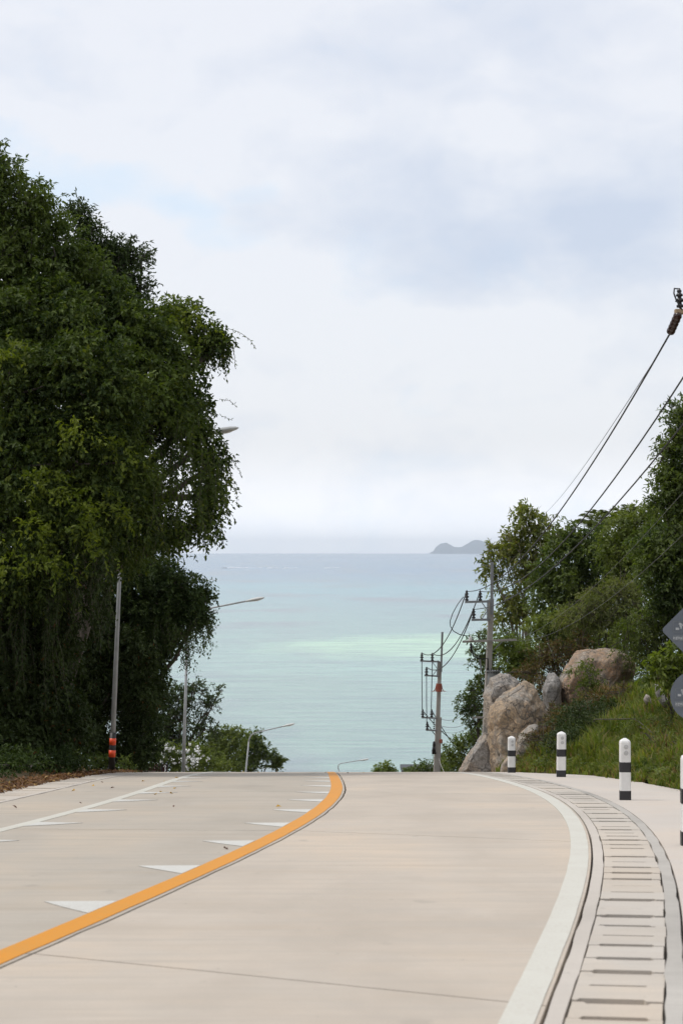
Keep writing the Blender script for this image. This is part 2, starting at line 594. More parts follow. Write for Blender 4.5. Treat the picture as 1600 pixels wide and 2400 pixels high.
M['leaf_vine'] = mat_leaf('vine_leaf', (0.022, 0.042, 0.011), (0.11, 0.15, 0.03), (0.12, 0.145, 0.02), p3=0.05, rough=0.55)
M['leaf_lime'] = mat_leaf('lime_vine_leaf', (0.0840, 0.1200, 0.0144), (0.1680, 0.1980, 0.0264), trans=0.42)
M['leaf_tall'] = mat_leaf('tall_tree_leaf', (0.04, 0.066, 0.016), (0.13, 0.17, 0.04), trans=0.35)
M['leaf_dark'] = mat_leaf('dark_glossy_leaf', (0.0336, 0.0532, 0.0168), (0.0700, 0.1008, 0.0308), trans=0.22, rough=0.4)
M['leaf_arch'] = mat_leaf('small_dense_leaf', (0.022, 0.042, 0.012), (0.07, 0.105, 0.026), trans=0.25, rough=0.6)
M['leaf_under_shade'] = mat_leaf('undergrowth_shaded_leaf', (0.0221, 0.0364, 0.0104), (0.0494, 0.0728, 0.0182), (0.10, 0.045, 0.01), p3=0.01, trans=0.2, rough=0.6)  # dark green of the undergrowth, also shade painted into the hanging vines
M['leaf_mid'] = mat_leaf('mid_green_leaf', (0.075, 0.108, 0.024), (0.195, 0.23, 0.058), trans=0.44, rough=0.5, spec=0.4)
M['leaf_bright'] = mat_leaf('bright_green_leaf', (0.085, 0.125, 0.018), (0.165, 0.205, 0.040), trans=0.44, rough=0.5, spec=0.4)
M['leaf_sap'] = mat_leaf('sapling_leaf', (0.105, 0.135, 0.026), (0.25, 0.265, 0.068), (0.23, 0.20, 0.075), p3=0.10, trans=0.44, rough=0.5, spec=0.4)
M['leaf_deep'] = mat_leaf('deep_green_leaf', (0.046, 0.078, 0.02), (0.145, 0.185, 0.048), trans=0.44, rough=0.5, spec=0.4)
M['leaf_feather'] = mat_leaf('feathery_leaf', (0.1045, 0.1298, 0.0352), (0.1925, 0.2145, 0.0748), (0.22, 0.21, 0.11), p3=0.10, trans=0.44, rough=0.5, spec=0.4)
M['leaf_brown'] = mat_leaf('dry_brown_leaf', (0.105, 0.062, 0.026), (0.180, 0.130, 0.052), (0.09, 0.11, 0.025), p3=0.3, trans=0.25)
M['leaf_dead'] = mat_leaf('fallen_leaf', (0.070, 0.028, 0.012), (0.20, 0.10, 0.035), (0.32, 0.20, 0.07), p3=0.12, trans=0.1)
M['leaf_yellow'] = mat_leaf('fallen_yellow_leaf', (0.42, 0.24, 0.03), (0.55, 0.33, 0.06), (0.12, 0.05, 0.03), p3=0.3, trans=0.1)
M['petal'] = mat_plain('white_petal', (0.78, 0.79, 0.76), 0.7, 0, 0.06, 10)
M['grass'] = mat_leaf('grass_blade', (0.08, 0.12, 0.018), (0.24, 0.27, 0.06), (0.27, 0.22, 0.085), p3=0.14, trans=0.45, patch=0.9, rough=0.6, spec=0.3)
M['grass_dry'] = mat_leaf('dry_grass_blade', (0.1688, 0.0938, 0.0425), (0.3375, 0.2375, 0.1063), (0.10, 0.11, 0.028), p3=0.25, trans=0.2, patch=0.9, rough=0.7)
M['palm'] = mat_leaf('palm_leaf', (0.09, 0.12, 0.035), (0.15, 0.18, 0.06), trans=0.3)

def mat_ground():
    m, nt, out = new_mat('soil')
    v = wpos(nt)
    a = nnoise(nt, v, 0.8, 6, 0.6)
    b = nnoise(nt, v, 9, 5, 0.65)
    c = nramp(nt, a, [(0.3, (0.045, 0.042, 0.018)), (0.55, (0.075, 0.055, 0.028)), (0.75, (0.12, 0.085, 0.05))])
    c = nmix(nt, nramp(nt, b, [(0.4, (0, 0, 0)), (0.75, (0.7, 0.7, 0.7))]), c, (0.035, 0.03, 0.016))
    principled(nt, out, c, 0.95, 0, 0.2, bump=b, bump_s=0.6, bump_d=0.08)
    return m
M['ground'] = mat_ground()

def mat_rock(name, grey, tan, rust, rust_amt, seed):
    m, nt, out = new_mat(name)
    v = wpos(nt)
    a = nnoise(nt, v, 0.9, 6, 0.62, loc=(seed, 0, 0), dist=0.4)
    b = nnoise(nt, v, 2.2, 7, 0.68, s3=(1.0, 1.0, 0.55), loc=(0, seed, 0))
    c = nnoise(nt, v, 14, 6, 0.72)
    e = nnoise(nt, v, 55, 4, 0.65)
    base = nramp(nt, a, [(0.42, grey), (0.53, tan)])
    st_ = nnoise(nt, v, 1.0, 5, 0.65, s3=(5, 5, 0.7), loc=(seed, 3, 0))
    base = nmix(nt, nramp(nt, st_, [(0.50, (0, 0, 0)), (0.66, (0.65, 0.65, 0.65))]), base, tuple(x * 0.55 for x in grey))
    base = nmix(nt, nramp(nt, b, [(0.62 - rust_amt, (0, 0, 0)), (0.80 - rust_amt, (0.8, 0.8, 0.8))]), base, rust)
    base = nmix(nt, nramp(nt, c, [(0.42, (0.75, 0.75, 0.75)), (0.6, (0, 0, 0))]), base, tuple(x * 0.45 for x in grey))
    base = nmix(nt, nramp(nt, e, [(0.56, (0, 0, 0)), (0.72, (0.6, 0.6, 0.6))]), base, (0.58, 0.54, 0.48))
    wv_ = nt.nodes.new('ShaderNodeVectorMath')
    wv_.operation = 'ADD'
    nt.links.new(v, wv_.inputs[0])
    wn_ = nt.nodes.new('ShaderNodeTexNoise')
    wn_.inputs['Scale'].default_value = 1.6
    wn_.inputs['Detail'].default_value = 4
    nt.links.new(v, wn_.inputs['Vector'])
    nt.links.new(wn_.outputs['Color'], wv_.inputs[1])
    vo = nt.nodes.new('ShaderNodeTexVoronoi')
    vo.feature = 'DISTANCE_TO_EDGE'
    vo.inputs['Scale'].default_value = 1.1
    nt.links.new(wv_.outputs[0], vo.inputs['Vector'])
    gap = nramp(nt, vo.outputs['Distance'], [(0.0, (0, 0, 0)), (0.022, (1, 1, 1))])
    base = nmix(nt, gap, tuple(x * 0.5 for x in grey), base)
    h = nval(nt, 'ADD', nval(nt, 'ADD', nval(nt, 'MULTIPLY', c, 0.8), nval(nt, 'MULTIPLY', e, 0.3), False), gap, False)
    principled(nt, out, base, 0.92, 0, 0.2, bump=h, bump_s=0.8, bump_d=0.06)
    return m
M['rock_grey'] = mat_rock('grey_granite', (0.40, 0.38, 0.355), (0.46, 0.375, 0.29), (0.36, 0.25, 0.17), 0.0, 1.0)
M['rock_tan'] = mat_rock('tan_granite', (0.40, 0.365, 0.32), (0.52, 0.38, 0.245), (0.40, 0.20, 0.09), 0.04, 5.0)
M['rock_rust'] = mat_rock('rusty_granite', (0.42, 0.37, 0.31), (0.45, 0.285, 0.17), (0.37, 0.18, 0.085), 0.10, 9.0)

def mat_sea():
    m, nt, out = new_mat('sea_water')
    v = nt.nodes.new('ShaderNodeVectorMath')
    v.operation = 'SCALE'
    v.inputs['Scale'].default_value = 1.5
    nt.links.new(wpos(nt), v.inputs[0])
    v = v.outputs[0]
    sp = nt.nodes.new('ShaderNodeSeparateXYZ')
    nt.links.new(v, sp.inputs[0])
    # depth zones: shallow reef flat near the shore, deeper blue water farther out
    far = nt.nodes.new('ShaderNodeMapRange')
    far.inputs['From Min'].default_value = 900
    far.inputs['From Max'].default_value = 6000
    nt.links.new(sp.outputs['Y'], far.inputs['Value'])
    base = nramp(nt, far.outputs[0], [(0.0, (0.235, 0.380, 0.325)), (0.15, (0.22, 0.375, 0.350)), (0.40, (0.17, 0.335, 0.385)), (1.0, (0.105, 0.225, 0.37))])
    reef = nnoise(nt, v, 1.0, 5, 0.6, s3=(0.0052, 0.0022, 1), loc=(0.35, 0.2, 0))
    base = nmix(nt, nramp(nt, reef, [(0.50, (0, 0, 0)), (0.62, (0.9, 0.9, 0.9))]), base, (0.19, 0.225, 0.255))
    patch = nnoise(nt, v, 1.0, 4, 0.55, s3=(0.006, 0.0021, 1), loc=(4.1, 2.2, 0))
    # bright sand bank
    def bank(cx, cy, rx, ry):
        mp = nt.nodes.new('ShaderNodeMapping')
        mp.inputs['Location'].default_value = (-cx / rx, -cy / ry, 0)
        mp.inputs['Scale'].default_value = (1 / rx, 1 / ry, 0)
        nt.links.new(v, mp.inputs['Vector'])
        ln = nt.nodes.new('ShaderNodeVectorMath')
        ln.operation = 'LENGTH'
        nt.links.new(mp.outputs[0], ln.inputs[0])
        s_ = nval(nt, 'ADD', ln.outputs['Value'], nval(nt, 'MULTIPLY', nval(nt, 'SUBTRACT', patch, 0.5, False), 3.4, False), False)
        return nramp(nt, s_, [(0.25, (1, 1, 1)), (1.0, (0, 0, 0))])
    base = nmix(nt, nmix(nt, 0.55, (0, 0, 0), bank(70, 1250, 330, 420)), base, (0.27, 0.47, 0.40))
    base = nmix(nt, bank(75, 1290, 170, 200), base, (0.42, 0.68, 0.45))
    base = nmix(nt, nmix(nt, 0.45, (0, 0, 0), bank(150, 1000, 260, 130)), base, (0.30, 0.52, 0.44))
    base = nmix(nt, nmix(nt, 0.5, (0, 0, 0), bank(-100, 3300, 700, 700)), base, (0.16, 0.40, 0.44))
    w1 = nnoise(nt, v, 1.0, 5, 0.65, s3=(0.035, 0.16, 1))
    w2 = nnoise(nt, v, 1.0, 3, 0.6, s3=(0.006, 0.030, 1), loc=(3, 3, 0))
    streak = nramp(nt, w1, [(0.44, (0, 0, 0)), (0.66, (0.6, 0.6, 0.6))])
    base = nmix(nt, streak, base, (0.10, 0.18, 0.20))
    base = nmix(nt, nramp(nt, w2, [(0.45, (0, 0, 0)), (0.72, (0.5, 0.5, 0.5))]), base, (0.13, 0.20, 0.235))
    hgt = nval(nt, 'ADD', w1, nval(nt, 'MULTIPLY', w2, 0.6), False)
    p = principled(nt, out, base, 0.2, 0, 0.5, bump=hgt, bump_s=0.55, bump_d=1.0)
    p.inputs['IOR'].default_value = 1.33
    return m
M['sea'] = mat_sea()
M['island'] = mat_plain('hazy_island_forest', (0.060, 0.085, 0.110), 0.95, 0, 0.4, 0.02, 0.1)  # forest colour with some blue of the distant haze mixed in

# ------------------------------------------------------------------ terrain, sea, island, haze
def build_terrain():
    xs = sorted(set([round(-15 + 0.5 * i, 2) for i in range(61)] + [-150, -110, -80, -60, -48, -40, -34, -30, -26, -23, -20, -17.5,
                    17.5, 20, 23, 26, 30, 34, 40, 48, 60, 80, 110, 150]))
    ys = [-20 + 1.0 * i for i in range(131)] + [110 + 5.0 * i for i in range(1, 69)]
    V = [(x, y, ground(x, y)) for y in ys for x in xs]
    n = len(xs)
    F = [(j * n + i, j * n + i + 1, (j + 1) * n + i + 1, (j + 1) * n + i) for j in range(len(ys) - 1) for i in range(n - 1)]
    o = np_mesh('ground', np.array(V), np.array(F), M['ground'], None, True)
    tagit(o, 'dark soil hillside falling away to the sea', kind='structure')
build_terrain()

def build_sea():
    me = bpy.data.meshes.new('sea')
    me.from_pydata([(-40000, -300, 0), (40000, -300, 0), (40000, 60000, 0), (-40000, 60000, 0)], [], [(0, 1, 2, 3)])
    o = link('sea', me, M['sea'])
    tagit(o, 'pale turquoise sea with reef patches reaching the horizon', kind='structure')
    # bow wave and wake of the speedboat, a low ridge of foam
    mb = MB()
    d = 4930.0
    for x0, x1, h in ((528, 614, 3.2), (626, 660, 1.8), (664, 700, 1.5), (760, 795, 1.3)):
        a, b = W(x0, 1332, d), W(x1, 1333, d + 160)
        pts, rad = [], []
        for i in range(13):
            t = i / 12
            p = a.lerp(b, t)
            p.z = 0.0
            pts.append(p)
            rad.append(max(0.15, h * (1 - 0.8 * t) * (0.75 + 0.5 * random.random()) * min(1, 0.5 + t * 8)))
        mb.tube(pts, rad, 8)
    mb.build('wake', M['foam'], o)
    boat = empty('speedboat', Vector((W(527, 1332, d).x, d, 0)), 'tiny white speedboat heading a foam wake near the horizon', 'boat')
    b = Vector(boat.location)
    h = MB()
    ring = lambda z, k: [b + Vector((x * k, y * k, z)) for x, y in ((-9, 0), (-6, -1.6), (0, -2), (7, -1.8), (7, 1.8), (0, 2), (-6, 1.6))]
    vs = ring(0, 0.8) + ring(1.6, 1.0)
    h.add(vs, [tuple(range(6, -1, -1)), tuple(range(7, 14))] + [(i, (i + 1) % 7, 7 + (i + 1) % 7, 7 + i) for i in range(7)])
    h.build('hull', M['boat'], boat)
    c = MB().box(b + Vector((1, 0, 2.3)), (5, 2.4, 1.3))
    c.build('cabin', M['boat'], boat)
build_sea()

def build_island():
    d = 48000.0
    prof = [(1008, 1296), (1016, 1291), (1022, 1281), (1032, 1273), (1044, 1272), (1056, 1277), (1066, 1281), (1076, 1283), (1086, 1279),
            (1096, 1273), (1106, 1267), (1113, 1265), (1122, 1267), (1132, 1270), (1142, 1271), (1152, 1274), (1166, 1280), (1180, 1286), (1196, 1296)]
    px = np.array([p[0] for p in prof], float)
    py = np.array([p[1] for p in prof], float)
    nx, ny = 90, 26
    V, F = [], []
    for j in range(ny):
        v = j / (ny - 1) * 2 - 1
        for i in range(nx):
            q = px[0] + (px[-1] - px[0]) * i / (nx - 1)
            top = (HZ - np.interp(q, px, py)) / FPX * d + EYE
            x = (q - 800) / FPX * d
            k = max(0.0, 1 - abs(v) ** 1.6)
            nz = mnoise.fractal(Vector((x * 0.005, v * 3, 1)), 1.0, 2.0, 4)
            z = max(-4.0, top * k * (1 + 0.10 * nz) - 3)
            V.append((x + 40 * nz, d + v * 600, z))
    for j in range(ny - 1):
        for i in range(nx - 1):
            a = j * nx + i
            F.append((a, a + 1, a + nx + 1, a + nx))
    o = np_mesh('island', np.array(V), np.array(F), M['island'], None, True)
    tagit(o, 'hazy blue two-humped island on the horizon', kind='structure')
build_island()

def build_haze():
    m, nt, out = new_mat('haze_air')
    vol = nt.nodes.new('ShaderNodeVolumePrincipled')
    vol.inputs['Color'].default_value = (0.975, 0.985, 1.0, 1)
    vol.inputs['Density'].default_value = 2.5e-5
    vol.inputs['Anisotropy'].default_value = 0.6
    nt.links.new(vol.outputs[0], out.inputs['Volume'])
    x, y0, y1, z0, z1 = 41000, -1500, 61000, -45.0, EYE + 375
    mb = MB().box(((0, (y0 + y1) / 2, (z0 + z1) / 2)), (2 * x, y1 - y0, z1 - z0))
    o = mb.build('haze', m)
    tagit(o, 'pale sea haze in the air', kind='stuff')
build_haze()

# ------------------------------------------------------------------ road
road = MB()
def strip_mesh(o0, o1, d0, d1, top=0.0, thick=0.1, step=0.5, across=2, jit0=None, jit1=None, skew=0.0):
    """block following the road between two offsets, with side walls"""
    n = max(1, int(round((d1 - d0) / step)))
    mb = MB()
    vs, fs = [], []
    k = across + 1
    for i in range(n + 1):
        d = d0 + (d1 - d0) * i / n
        a = o0 + (jit0(d) if jit0 else 0)
        b = o1 + (jit1(d) if jit1 else 0)
        for j in range(k):
            oo = a + (b - a) * j / across
            vs.append(road_pt(d - skew * (oo - o0), oo, top))
    m = len(vs)
    for i in range(n):
        for j in range(across):
            q = i * k + j
            fs.append((q, q + 1, q + k + 1, q + k))
    # skirt
    ring = [i * k for i in range(n + 1)] + [n * k + j for j in range(1, k)] + [i * k + across for i in range(n - 1, -1, -1)] + [j for j in range(across - 1, 0, -1)]
    vs += [Vector(vs[r]) - Vector((0, 0, thick)) for r in ring]
    R = len(ring)
    for i in range(R):
        fs.append((ring[i], m + i, m + (i + 1) % R, ring[(i + 1) % R]))
    return mb.add(vs, fs)

def jitter(seed, amp, freq=1.3):
    return lambda d: amp * mnoise.noise(Vector((d * freq, seed, 0))) + amp * 0.5 * mnoise.noise(Vector((d * freq * 3.1, seed, 5)))

road = strip_mesh(-5.45, 4.0, -12, 230, top=-0.10, thick=0.06, step=2.0, across=6).build('road', mat_plain('road_bed', (0.05, 0.045, 0.04), 0.95, 0, 0.3, 3))
tagit(road, 'pale concrete two-lane road cresting a steep hill towards the sea', kind='structure')
joints = [-12, -7.6, 1.9, 12.05, 22, 32, 42, 52, 62, 80, 100, 130, 160, 200, 230]
jl = jitter(11, 0.014)
jmid = jitter(3, 0.022, 0.9)
for i in range(len(joints) - 1):
    a, b = joints[i] + 0.011, joints[i + 1] - 0.011
    strip_mesh(-4.62, 0.092, a, b, 0.0, 0.12, 0.5, 6, jitter(21, 0.03), jmid).build('slab', M['road_left'], road)
    strip_mesh(0.112, 3.272, a, b, 0.0, 0.12, 0.5, 6, lambda d: jmid(d) + 0.004, None, 0.42).build('slab', M['road'], road)
for o0, o1, mt, nm in ((-0.14, 0.055, M['yellow_line'], 'centre_line'), (3.075, 3.248, M['white_line'], 'edge_line'), (-3.255, -3.10, M['white_line'], 'edge_line')):
    strip_mesh(o0, o1, -12, 120, 0.005, 0.004, 0.4, 2, jitter(o0, 0.006), jitter(o1 + 9, 0.006)).build(nm, mt, road)

def tooth(d, o_base, o_tip, length):
    j = lambda: random.uniform(-0.02, 0.02)
    pts = [road_pt(d - length, o_base, 0.006), road_pt(d - length * 0.5, o_base, 0.006), road_pt(d, o_base, 0.006),
           road_pt(d - 0.05, (o_base + o_tip) / 2, 0.006), road_pt(d - 0.1 + j(), o_tip + j(), 0.006), road_pt(d - length * 0.56 - 0.02, (o_base + o_tip) / 2, 0.006)]
    low = [p - Vector((0, 0, 0.004)) for p in pts]
    n = len(pts)
    MB().add(pts + low, [tuple(range(n))] + [(i, n + i, n + (i + 1) % n, (i + 1) % n) for i in range(n)]).build('tooth_marking', M['tooth'], road)
d = 14.76
while d < 54:
    tooth(d, -0.145, -0.68, 0.74)
    if d > 17:
        tooth(d - 0.15, -3.095, -2.55, 0.75)
    d += 2.85 if d < 30 else 3.1

# kerb strips either side of the covered drain
channel = strip_mesh(3.28, 4.0, -12, 62, -0.094, 0.03, 1.0, 3).build('drain_channel', M['kerb'])
tagit(channel, 'covered roadside drain along the outer white line', kind='structure')
strip_mesh(3.292, 3.382, -12, 62, 0.0, 0.09, 0.35, 2, jitter(5, 0.010), jitter(6, 0.012)).build('kerb_strip', M['kerb'], channel)
strip_mesh(3.872, 3.968, -12, 62, 0.004, 0.09, 0.35, 2, jitter(7, 0.020), jitter(8, 0.018)).build('kerb_strip', M['kerb_old'], channel)
COVER_TONES = [M['cover'], mat_concrete('drain_cover_concrete_tan', (0.515, 0.465, 0.40), 0.10, 0.18), mat_concrete('drain_cover_concrete_pale', (0.53, 0.49, 0.435), 0.08, 0.14)]

def cover(parent, d0, d1, o0, o1, tone, slot):
    """precast cover with a notch in each end that makes the drain slot"""
    sl = slot / 2
    a, b = o0 + 0.13 * (o1 - o0), o1 - 0.13 * (o1 - o0)
    if random.random() < 0.25:
        a, b = o0 + 0.05 * (o1 - o0), o1 - 0.18 * (o1 - o0)
    dz = random.uniform(-0.006, 0.006)
    g = 0.005
    out = [(d0 + g, o0), (d0 + g, a), (d0 + sl, a + 0.015), (d0 + sl, b - 0.015), (d0 + g, b), (d0 + g, o1),
           (d1 - g, o1), (d1 - g, b), (d1 - sl, b - 0.015), (d1 - sl, a + 0.015), (d1 - g, a), (d1 - g, o0)]
    top = [road_pt(q, o, dz) for q, o in out]
    low = [p - Vector((0, 0, 0.088)) for p in top]
    n = len(top)
    fs = [(0, 1, 10, 11), (1, 2, 9, 10), (2, 3, 8, 9), (3, 4, 7, 8), (4, 5, 6, 7)]
    fs += [(i, n + i, n + (i + 1) % n, (i + 1) % n) for i in range(n)]
    MB().add(top + low, fs).build('drain_cover', tone, parent)

d = 5.0
k = 0
while d < 56:
    L = 0.5 + random.uniform(-0.03, 0.03)
    tone = COVER_TONES[1] if 15.5 < d < 17.6 or d < 10.6 else random.choice([COVER_TONES[0], COVER_TONES[2]])
    cover(channel, d, d + L, 3.392 + 0.008 * mnoise.noise(Vector((d, 1, 1))), 3.862 + 0.012 * mnoise.noise(Vector((d, 2, 1))), tone, random.choice([0.07, 0.09, 0.11]))
    d += L
    k += 1

channel_l = strip_mesh(-5.4, -4.64, 20, 60, -0.094, 0.03, 1.0, 3).build('drain_channel', M['kerb'])
tagit(channel_l, 'littered covered drain beside the leafy bank', kind='structure')
strip_mesh(-4.735, -4.655, 20, 60, 0.002, 0.09, 0.35, 2, jitter(15, 0.02), jitter(16, 0.02)).build('kerb_strip', M['kerb'], channel_l)
strip_mesh(-5.43, -5.36, 20, 60, 0.002, 0.09, 0.35, 2, jitter(17, 0.02), jitter(18, 0.02)).build('kerb_strip', M['kerb'], channel_l)
d = 24.0
while d < 50:
    L = 0.6 + random.uniform(-0.04, 0.04)
    cover(channel_l, d, d + L, -5.35, -4.745, random.choice(COVER_TONES), random.choice([0.05, 0.07]))
    d += L

def build_apron():
    n = 150
    vs, fs = [], []
    for i in range(n + 1):
        dd = -12 + 72.0 * i / n
        e = apron_edge(dd) + 0.10 * mnoise.noise(Vector((dd * 1.1, 4, 4))) + 0.05 * mnoise.noise(Vector((dd * 4.1, 4, 4)))
        for j in range(5):
            vs.append(road_pt(dd, 3.985 + (e - 3.985) * j / 4, 0.0))
    for i in range(n):
        for j in range(4):
            q = i * 5 + j
            fs.append((q, q + 1, q + 6, q + 5))
    m = len(vs)
    vs += [Vector(vs[i * 5]) - Vector((0, 0, 0.1)) for i in range(n + 1)] + [Vector(vs[i * 5 + 4]) - Vector((0, 0, 0.25)) for i in range(n + 1)]
    for i in range(n):
        fs.append((i * 5, (i + 1) * 5, m + i + 1, m + i))
        fs.append((i * 5 + 4, m + n + 1 + i, m + n + 2 + i, (i + 1) * 5 + 4))
    o = MB().add(vs, fs).build('pavement', M['apron'])
    tagit(o, 'pale concrete apron between the drain and the grassy bank', kind='structure')
build_apron()

# litter-strewn earth shoulder on the left
shoulder = strip_mesh(-6.3, -5.44, 18, 60, -0.01, 0.15, 0.5, 3, jitter(31, 0.25), jitter(32, 0.03)).build('shoulder', mat_plain('shoulder_dirt', (0.20, 0.165, 0.125), 0.95, 0, 0.35, 4))
tagit(shoulder, 'dirt shoulder strewn with dead leaves', kind='structure')

# ------------------------------------------------------------------ boulders
def boulder(name, label, pts, mat, seed, amp=0.10, sub=4, group='boulders on the bank'):
    """faceted boulder: hull of measured points, roughened"""
    bm = bmesh.new()
    for p in pts:
        bm.verts.new(p)
    r = bmesh.ops.convex_hull(bm, input=list(bm.verts))
    junk = list({g for g in r['geom_interior'] + r['geom_unused'] if isinstance(g, bmesh.types.BMVert)})
    if junk:
        bmesh.ops.delete(bm, geom=junk, context='VERTS')
    bmesh.ops.triangulate(bm, faces=list(bm.faces))
    for i in range(sub):
        bmesh.ops.subdivide_edges(bm, edges=[e for e in bm.edges if e.calc_length() > 0.09], cuts=1, use_grid_fill=True)
        bmesh.ops.triangulate(bm, faces=list(bm.faces))
        if i == 3:
            bmesh.ops.smooth_vert(bm, verts=list(bm.verts), factor=0.35, use_axis_x=True, use_axis_y=True, use_axis_z=True)
    bm.normal_update()
    cen = sum((v.co for v in bm.verts), Vector()) / len(bm.verts)
    disp = []
    for v in bm.verts:
        q = v.co * 0.9 + Vector((seed, seed * 2, 0))
        n = mnoise.ridged_multi_fractal(q, 0.9, 2.1, 5, 1.0, 2.0) - 1.1
        dist, pts_ = mnoise.voronoi(v.co * 1.15 + Vector((seed, seed, 0)), distance_metric='DISTANCE')
        crack = max(0.0, 1 - (dist[1] - dist[0]) / 0.14)
        plane = (v.co * 1.15 + Vector((seed, seed, 0)) - pts_[0]).dot(Vector((math.sin(pts_[0].x * 9), math.cos(pts_[0].y * 7), math.sin(pts_[0].z * 8))).normalized())
        disp.append(v.normal * (amp * n * 0.55 + amp * 0.6 * (mnoise.noise(q * 1.7)) + amp * 0.5 * mnoise.noise(q * 5) + amp * 0.3 * mnoise.noise(q * 13) + amp * 0.55 * plane - amp * 0.35 * crack))
    for v, dd in zip(bm.verts, disp):
        v.co += dd
    me = bpy.data.meshes.new(name)
    bm.to_mesh(me)
    bm.free()
    o = link(name, me, mat)
    base = Vector((cen.x, cen.y, min(v.co.z for v in me.vertices)))
    me.transform(__import__('mathutils').Matrix.Translation(-base))
    o.location = base
    me.polygons.foreach_set('use_smooth', [True] * len(me.polygons))
    return tagit(o, label, 'boulder', group)

def rockpts(outline, d, front, back, low=None):
    """outline at the mid plane, smaller outlines in front of and behind it"""
    cx = sum(p[0] for p in outline) / len(outline)
    cy = sum(p[1] for p in outline) / len(outline)
    P = [W(x, y, d) for x, y in outline]
    P += [W(cx + (x - cx) * 0.62, cy + (y - cy) * 0.62, d - front) for x, y in outline]
    P += [W(cx + (x - cx) * 0.7, cy + (y - cy) * 0.75, d + back) for x, y in outline]
    return P

boulder('boulder', 'largest rounded rust-stained boulder on the grassy bank',
        rockpts([(1300, 1640), (1303, 1600), (1325, 1560), (1352, 1525), (1370, 1519), (1440, 1518), (1462, 1524), (1490, 1550), (1496, 1572), (1472, 1606), (1425, 1655), (1345, 1700), (1302, 1685)], 61, 1.1, 1.6), M['rock_rust'], 1.3, 0.10)
boulder('boulder', 'tall tan pointed boulder face beside the road',
        rockpts([(1142, 1680), (1160, 1636), (1190, 1612), (1228, 1600), (1256, 1616), (1274, 1650), (1280, 1720), (1266, 1800), (1240, 1835), (1160, 1835), (1146, 1760)], 57.5, 0.9, 1.6), M['rock_tan'], 4.1, 0.12)
boulder('boulder', 'grey boulder top behind the tall tan rock, under the utility pole',
        rockpts([(1134, 1700), (1134, 1630), (1150, 1592), (1172, 1579), (1190, 1582), (1215, 1596), (1232, 1640), (1225, 1720), (1160, 1760)], 60.5, 0.7, 1.4), M['rock_grey'], 7.7, 0.09)
boulder('boulder', 'low grey slanting rock at the foot of the bank',
        rockpts([(1072, 1818), (1092, 1775), (1120, 1735), (1140, 1712), (1152, 1720), (1163, 1770), (1168, 1825), (1110, 1840)], 58.5, 0.7, 1.2), M['rock_grey'], 2.9, 0.09)
boulder('boulder', 'small grey upright rock wedged between the two large boulders',
        rockpts([(1276, 1650), (1270, 1614), (1284, 1579), (1298, 1577), (1314, 1594), (1316, 1660), (1300, 1725), (1284, 1725)], 60, 0.5, 0.8), M['rock_grey'], 5.5, 0.06)
boulder('boulder', 'small orange-streaked rock behind the farthest guide post',
        rockpts([(1205, 1760), (1215, 1725), (1240, 1702), (1258, 1700), (1262, 1750), (1250, 1790), (1215, 1800)], 55.5, 0.5, 0.9), M['rock_tan'], 8.2, 0.07)
boulder('boulder', 'small pale stone at the base of the tan rock',
        rockpts([(1168, 1815), (1172, 1790), (1186, 1772), (1205, 1768), (1216, 1790), (1214, 1815), (1190, 1825)], 54.5, 0.4, 0.6), M['rock_tan'], 6.2, 0.05)
boulder('boulder', 'pale slanting rock half buried in grass near the round sign',
        rockpts([(1534, 1600), (1546, 1610), (1564, 1640), (1570, 1660), (1555, 1660), (1535, 1625)], 47, 0.2, 0.5), M['rock_grey'], 3.2, 0.03)
boulder('boulder', 'tiny pale stone in the grass below the largest boulder',
        rockpts([(1505, 1640), (1512, 1625), (1522, 1630), (1526, 1648), (1514, 1655)], 48, 0.2, 0.3), M['rock_grey'], 1.2, 0.02)

